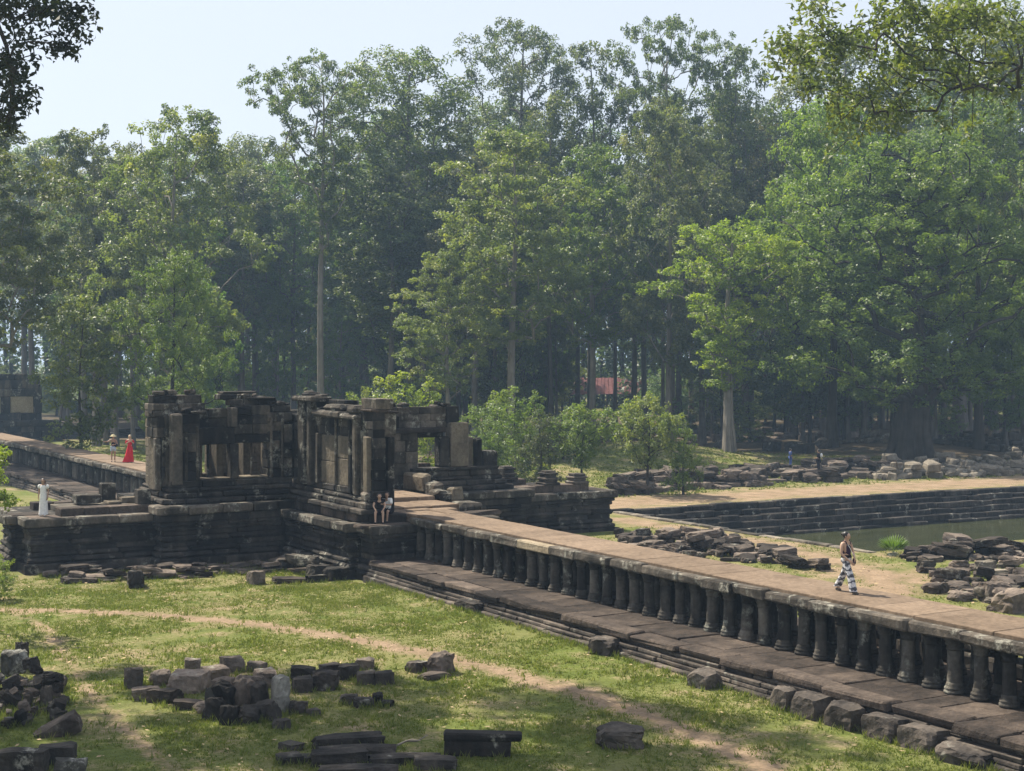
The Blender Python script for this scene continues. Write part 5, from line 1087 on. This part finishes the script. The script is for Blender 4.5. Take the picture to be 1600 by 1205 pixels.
def person(label, loc, face, pose=None, skin='skin', hair='blackhair', height=1.62, look=0.0):
    """front is local +Y; face: world direction (x, y)"""
    J = {k: list(v) for k, v in STAND.items()}
    for k, v in (pose or {}).items(): J[k] = list(v)
    t = thing('person', label, 'person', loc, (0, 0, math.atan2(face[1], face[0]) - math.pi / 2)); s = height / 1.635; t.scale = (s, s, s)
    P = {k: (*J[k], RADS[k]) for k in RADS}; E = list(EDG); hx, hy, hz_ = J['head']
    sl_, cl_ = math.sin(look), math.cos(look); fx, fy = -sl_, cl_
    P['h1'] = (hx, hy, hz_ - .045, .058); P['h2'] = (hx + fx * .012, hy + fy * .012, hz_ + .015, .080); P['h3'] = (hx, hy, hz_ + .075, .084); P['h4'] = (hx, hy - .005, hz_ + .118, .058)
    P['nose'] = (hx + fx * .098, hy + fy * .098, hz_ + .018, .013)
    E += [('nec', 'h1'), ('h1', 'h2'), ('h2', 'h3'), ('h3', 'h4'), ('h2', 'nose')]
    for sd in 'LR':                                   # hands with four fingers and a thumb
        w = Vector(J['wri' + sd]); e = Vector(J['elb' + sd]); d = (w - e).normalized(); sgn = -1 if sd == 'L' else 1
        side = d.cross(Vector((sgn * 1.0, 0.25, 0.1))).normalized(); curl = Vector((-sgn, 0.1, -0.15)).normalized()
        pm = w + d * .075; P['palm' + sd] = (*pm, .030); E.append(('wri' + sd, 'palm' + sd))
        for k, (o, ln) in enumerate(((-.027, .055), (-.009, .066), (.009, .063), (.027, .048))):
            a = pm + d * .03 + side * o; b2 = a + d * ln * .55 + curl * .006; c2 = b2 + d * ln * .4 + curl * .025
            for n_, q, r_ in (('a', a, .010), ('b', b2, .009), ('c', c2, .008)): P[f'f{sd}{k}{n_}'] = (*q, r_)
            E += [('palm' + sd, f'f{sd}{k}a'), (f'f{sd}{k}a', f'f{sd}{k}b'), (f'f{sd}{k}b', f'f{sd}{k}c')]
        a = w + d * .04 - side * .036; b2 = a + d * .04 - side * .014 + curl * .012; P[f't{sd}a'] = (*a, .011); P[f't{sd}b'] = (*b2, .009); E += [('wri' + sd, f't{sd}a'), (f't{sd}a', f't{sd}b')]
    body = link('body', skinned('body', P, E, M[skin], 0, 2), t)
    for sd in (-1, 1):
        ex, ey = hx + fx * .082 + cl_ * .034 * sd, hy + fy * .082 + sl_ * .034 * sd
        link('eye', ellipsoid('eye', (ex, ey, hz_ + .040), (.012, .008, .007), M['eye'], 8, 5), t)
        link('ear', ellipsoid('ear', (hx + cl_ * .083 * sd, hy + sl_ * .083 * sd, hz_ + .022), (.012, .020, .030), M[skin], 8, 5), t)
    link('mouth', ellipsoid('mouth', (hx + fx * .082, hy + fy * .082, hz_ - .022), (.022, .009, .007), M['lip'], 8, 5), t)
    link('hair', ellipsoid('hair', (hx - fx * .030, hy - fy * .030, hz_ + .062), (.096, .098, .098), M[hair], 14, 9), t)
    return t, J, (fx, fy)
def part(t, J, name, keys, edges, extra, mat, over=None, sub=2):
    P = {k: (*J[k], RADS[k] + extra) if k in RADS else None for k in keys}
    for k, v in (over or {}).items(): P[k] = (*(v[:3] if len(v) > 1 else J[k]), v[-1])
    return link(name, skinned(name, P, edges, M[mat], 0, sub), t)
def shoes(t, J, mat='c_sole'):
    for sd in 'LR':
        a, b2 = J['ank' + sd], J['toe' + sd]; hl = (a[0] - (b2[0] - a[0]) * .35, a[1] - (b2[1] - a[1]) * .35, b2[2] + 0.0)
        link('shoe', skinned('shoe', {0: (*hl, .036), 1: ((a[0] + b2[0]) / 2, (a[1] + b2[1]) / 2, b2[2] + .012, .040), 2: (b2[0], b2[1], b2[2], .034), 3: (b2[0] + (b2[0] - a[0]) * .25, b2[1] + (b2[1] - a[1]) * .25, b2[2] - .004, .026)}, [(0, 1), (1, 2), (2, 3)], M[mat]), t)
TORSO = ['pel', 'wai', 'che']; TE = [('pel', 'wai'), ('wai', 'che')]
# visitor walking on the causeway
q = atz(1322, 926, DK_Z)
t, J, fv = person('person in black tank top and patterned wide trousers walking along the causeway', (q.x, q.y, DK_Z + 0.004), (0.12, -1), dict(
    hipL=(-.085, -.02, .86), kneL=(-.09, -.12, .49), ankL=(-.10, -.42, .14), toeL=(-.11, -.30, .035), hipR=(.085, .03, .86), kneR=(.09, .24, .50), ankR=(.09, .34, .08), toeR=(.10, .49, .04),
    elbL=(-.22, .05, 1.08), wriL=(-.08, .22, .96), elbR=(.23, .02, 1.07), wriR=(.10, .20, .88)), look=0.35, height=1.64)
part(t, J, 'tank_top', TORSO + ['up'], TE + [('che', 'up')], 0.016, 'c_plum', {'up': (0, 0, 1.31, .105), 'pel': (0, 0, 0.97, .118)})
for s in (-1, 1): link('shoulder_strap', skinned('shoulder_strap', {0: (s * .075, .11, 1.30, .014), 1: (s * .085, .05, 1.40, .013), 2: (s * .085, -.06, 1.40, .013), 3: (s * .07, -.12, 1.28, .014)}, [(0, 1), (1, 2), (2, 3)], M['c_plum'], 0, 1), t)
def leg_rings(h, k, a_, r): return [(a_[0], a_[1], a_[2], r[3], r[3] * 1.02), (a_[0] * .6 + k[0] * .4, a_[1] * .6 + k[1] * .4, a_[2] * .6 + k[2] * .4, r[2], r[2] * 1.05), (k[0], k[1], k[2], r[1], r[1] * 1.05), (h[0] * .5 + k[0] * .5, h[1] * .5 + k[1] * .5, h[2] * .5 + k[2] * .5, r[1], r[1] * 1.1), (h[0], h[1], h[2], r[0], r[0] * 1.25)]
tv_ = []; tf_ = []
for rg in (leg_rings((-.075, -.01, .88), (-.10, -.16, .50), (-.11, -.40, .12), (.09, .092, .100, .108)), leg_rings((.075, .02, .88), (.10, .23, .50), (.11, .35, .085), (.09, .092, .100, .108)), [(0, 0, .84, .155, .135), (0, 0, .92, .152, .135), (0, 0, 1.0, .128, .122)]):
    m_ = loft('x', rg, M['c_pattern']); o_ = len(tv_); tv_ += [tuple(v.co) for v in m_.vertices]; tf_ += [[o_ + i for i in f.vertices] for f in m_.polygons]; bpy.data.meshes.remove(m_)
link('trousers', mesh('trousers', tv_, tf_, M['c_pattern'], True), t); shoes(t, J)
link('belt', loft('belt', [(0, 0, .955, .150, .140), (0, 0, .99, .150, .140), (0, 0, 1.03, .138, .128)], M['c_black']), t)
link('bag_strap', skinned('bag_strap', {0: (.09, .04, 1.40, .010), 1: (.02, .155, 1.22, .010), 2: (-.10, .16, 1.02, .010), 3: (-.16, .14, .90, .010)}, [(0, 1), (1, 2), (2, 3)], M['c_white'], 0, 1), t)
link('bag', ellipsoid('bag', (-.16, .14, .84), (.035, .06, .10), M['c_plum']), t); link('hair_bun', ellipsoid('hair_bun', (0.03, -.095, 1.575), (.05, .05, .05), M['blackhair']), t)
# visitor in white on the terrace
q = atz(68, 806, 2.07)
t, J, fv = person('person in a long white dress standing at the terrace corner', (q.x, q.y, 2.075), (-0.62, -0.78), dict(elbL=(-.22, -.04, 1.08), wriL=(-.21, .02, .86), elbR=(.22, -.03, 1.08), wriR=(.21, .04, .86)), 'skintan', 'brownhair', 1.56, 0.5)
link('dress', loft('dress', [(0, 0, .06, .215, .19), (0, 0, .10, .21, .185), (0, 0, .45, .185, .165), (0, 0, .80, .165, .15), (0, 0, .93, .150, .138), (0, .005, 1.03, .128, .122), (0, 0, 1.15, .142, .132), (0, 0, 1.28, .150, .130), (0, -.005, 1.36, .12, .09)], M['c_white']), t)
for s, k in ((-1, 'L'), (1, 'R')): link('sleeve', ellipsoid('sleeve', (s * .185, -.012, 1.29), (.085, .085, .10), M['c_white']), t)
link('sandal_strap', loft('belt', [(0, 0, .99, .140, .132), (0, 0, 1.02, .136, .128)], M['c_white']), t); shoes(t, J, 'c_white')
link('long_hair', skinned('long_hair', {0: (0, -.05, 1.60, .085), 1: (0, -.08, 1.47, .08), 2: (.03, -.10, 1.30, .07), 3: (.05, -.10, 1.14, .035)}, [(0, 1), (1, 2), (2, 3)], M['brownhair'], 0, 2), t)
# pair seated on the slab edge at the gate
SIT = dict(pel=(0, -.02, .10), hipL=(-.09, .02, .10), kneL=(-.15, .40, .12), ankL=(-.15, .46, -.26), toeL=(-.16, .60, -.30), hipR=(.09, .02, .10), kneR=(.15, .40, .12), ankR=(.15, .46, -.26), toeR=(.16, .60, -.30),
           wai=(0, .0, .28), che=(0, .06, .46), nec=(0, .10, .61), shoL=(-.17, .07, .55), elbL=(-.24, .22, .36), wriL=(-.17, .36, .24), shoR=(.17, .07, .55), elbR=(.24, .22, .36), wriR=(.17, .36, .24), head=(0, .15, .71))
t, J, fv = person('person in black clothes sitting on the slab edge with bare shins', (26.25, 56.86, 2.40), (-0.45, -0.9), SIT, 'skin', 'blackhair', 1.66, 0.25)
part(t, J, 'shirt', TORSO + ['shoL', 'shoR', 'eL', 'eR'], TE + [('che', 'shoL'), ('che', 'shoR'), ('shoL', 'eL'), ('shoR', 'eR')], 0.034, 'c_black', {'eL': (-.21, .15, .44, .062), 'eR': (.21, .15, .44, .062)})
part(t, J, 'shorts', ['pel', 'hipL', 'hipR', 'kL', 'kR'], [('pel', 'hipL'), ('pel', 'hipR'), ('hipL', 'kL'), ('hipR', 'kR')], 0.02, 'c_black', {'kL': (-.14, .33, .12, .085), 'kR': (.14, .33, .12, .085)}); shoes(t, J, 'c_black')
t, J, fv = person('person in white shirt sitting close beside the one in black', (26.68, 57.02, 2.41), (-0.7, -0.7), {**SIT, 'wriL': (-.05, .42, .40), 'wriR': (.10, .36, .22), 'head': (-.03, .16, .72)}, 'skintan', 'brownhair', 1.66, 0.3)
part(t, J, 'shirt', TORSO + ['shoL', 'shoR', 'eL', 'eR'], TE + [('che', 'shoL'), ('che', 'shoR'), ('shoL', 'eL'), ('shoR', 'eR')], 0.036, 'c_white', {'eL': (-.23, .20, .39, .066), 'eR': (.23, .20, .39, .06)})
part(t, J, 'shorts', ['pel', 'hipL', 'hipR', 'kL', 'kR'], [('pel', 'hipL'), ('pel', 'hipR'), ('hipL', 'kL'), ('hipR', 'kR')], 0.02, 'c_black', {'kL': (-.14, .33, .12, .085), 'kR': (.14, .33, .12, .085)}); shoes(t, J, 'c_black')
# two visitors on the far causeway
q = atz(203, 723, DK_Z)
t, J, fv = person('person in a long red dress with fair hair on the far causeway', (q.x, q.y, DK_Z + .01), (-0.4, -0.9), dict(elbL=(-.24, .04, 1.14), wriL=(-.08, .16, 1.28), elbR=(.24, .06, 1.12), wriR=(.06, .2, 1.22)), 'skin', 'blond', 1.66)
link('dress', loft('dress', [(.12, -.05, .03, .36, .24), (.10, -.04, .08, .33, .23), (.04, 0, .45, .23, .19), (0, 0, .85, .17, .155), (0, 0, 1.03, .124, .12), (0, 0, 1.2, .140, .132), (0, 0, 1.30, .138, .12)], M['c_red']), t); shoes(t, J)
part(t, J, 'sleeve', ['shoL', 'elbL'], [('shoL', 'elbL')], .018, 'c_red'); part(t, J, 'sleeve', ['shoR', 'elbR'], [('shoR', 'elbR')], .018, 'c_red')
link('long_hair', skinned('long_hair', {0: (0, -.04, 1.60, .09), 1: (0, -.06, 1.48, .10), 2: (0, -.09, 1.30, .085), 3: (0, -.1, 1.2, .04)}, [(0, 1), (1, 2), (2, 3)], M['blond'], 0, 2), t)
q = atz(177, 722, DK_Z)
t, J, fv = person('person in straw hat, dark vest and pale denim shorts on the far causeway', (q.x, q.y, DK_Z + .01), (-0.2, -0.95), dict(elbR=(.33, .06, 1.22), wriR=(.5, .18, 1.24), elbL=(-.24, .05, 1.08), wriL=(-.05, .22, 1.06)), 'skintan', 'brownhair', 1.64)
part(t, J, 'vest', TORSO, TE, .02, 'c_black'); part(t, J, 'shorts', ['pel', 'hipL', 'hipR', 'kL', 'kR'], [('pel', 'hipL'), ('pel', 'hipR'), ('hipL', 'kL'), ('hipR', 'kR')], 0.022, 'c_denim', {'kL': (-.095, .02, .62, .095), 'kR': (.095, .02, .62, .095)}); shoes(t, J)
link('hat', loft('hat', [(0, .02, 1.555, .21, .21), (0, .02, 1.575, .19, .19), (0, .02, 1.585, .105, .108), (0, .02, 1.66, .095, .098), (0, .02, 1.685, .03, .03)], M['c_straw']), t); link('bag', ellipsoid('bag', (-.16, .12, 1.0), (.10, .07, .11), M['c_black']), t)
# two visitors by the mound beyond the pond
q = atz(1235, 737); zz = gz(q.x, q.y) + 0.35
t, J, fv = person('person in blue shirt standing behind the stones beyond the pond', (q.x, q.y, zz), (0.9, -0.2), None, 'skintan', 'blackhair', 1.45)
part(t, J, 'shirt', TORSO + ['shoL', 'shoR', 'elbL', 'elbR'], TE + [('che', 'shoL'), ('che', 'shoR'), ('shoL', 'elbL'), ('shoR', 'elbR')], 0.02, 'c_blue')
part(t, J, 'trousers', ['pel', 'hipL', 'kneL', 'ankL', 'hipR', 'kneR', 'ankR'], EDG[:3] + EDG[4:7], .022, 'c_blue'); shoes(t, J)
q = atz(1279, 744); zz = gz(q.x, q.y) + 0.30
t, J, fv = person('person in dark clothes with a white backpack beyond the pond', (q.x, q.y, zz), (-0.5, 0.8), dict(wriL=(-.05, .2, 1.02), wriR=(.05, .2, 1.0)), 'skintan', 'blackhair', 1.72)
part(t, J, 'shirt', TORSO + ['shoL', 'shoR', 'elbL', 'elbR'], TE + [('che', 'shoL'), ('che', 'shoR'), ('shoL', 'elbL'), ('shoR', 'elbR')], 0.02, 'c_black')
part(t, J, 'trousers', ['pel', 'hipL', 'kneL', 'ankL', 'hipR', 'kneR', 'ankR'], EDG[:3] + EDG[4:7], .026, 'c_black'); shoes(t, J); link('backpack', ellipsoid('backpack', (.03, -.19, 1.22), (.13, .09, .17), M['c_white']), t)
# ------------------------------------------------------------------ haze
hz = mesh('haze', [(x, y, z) for x in (-960, 1460) for y in (-260, 1860) for z in (-3.6, 58)],
          [(0, 1, 3, 2), (4, 6, 7, 5), (0, 4, 5, 1), (2, 3, 7, 6), (0, 2, 6, 4), (1, 5, 7, 3)])
hm, nd, lk = new_mat('haze_air'); nd.remove(nd['Principled BSDF'])
pv = nd.new('ShaderNodeVolumePrincipled'); pv.inputs['Color'].default_value = (0.50, 0.72, 1.0, 1); pv.inputs['Density'].default_value = 0.00048
pv.inputs['Anisotropy'].default_value = 0.2
lk.new(pv.outputs[0], nd['Material Output'].inputs['Volume']); hz.materials.append(hm)
try: hm.cycles.volume_sampling = 'DISTANCE'; hm.cycles.homogeneous_volume = True
except Exception: pass
tag(link('haze', hz), 'pale blue morning haze between the trees', 'haze', kind='stuff')
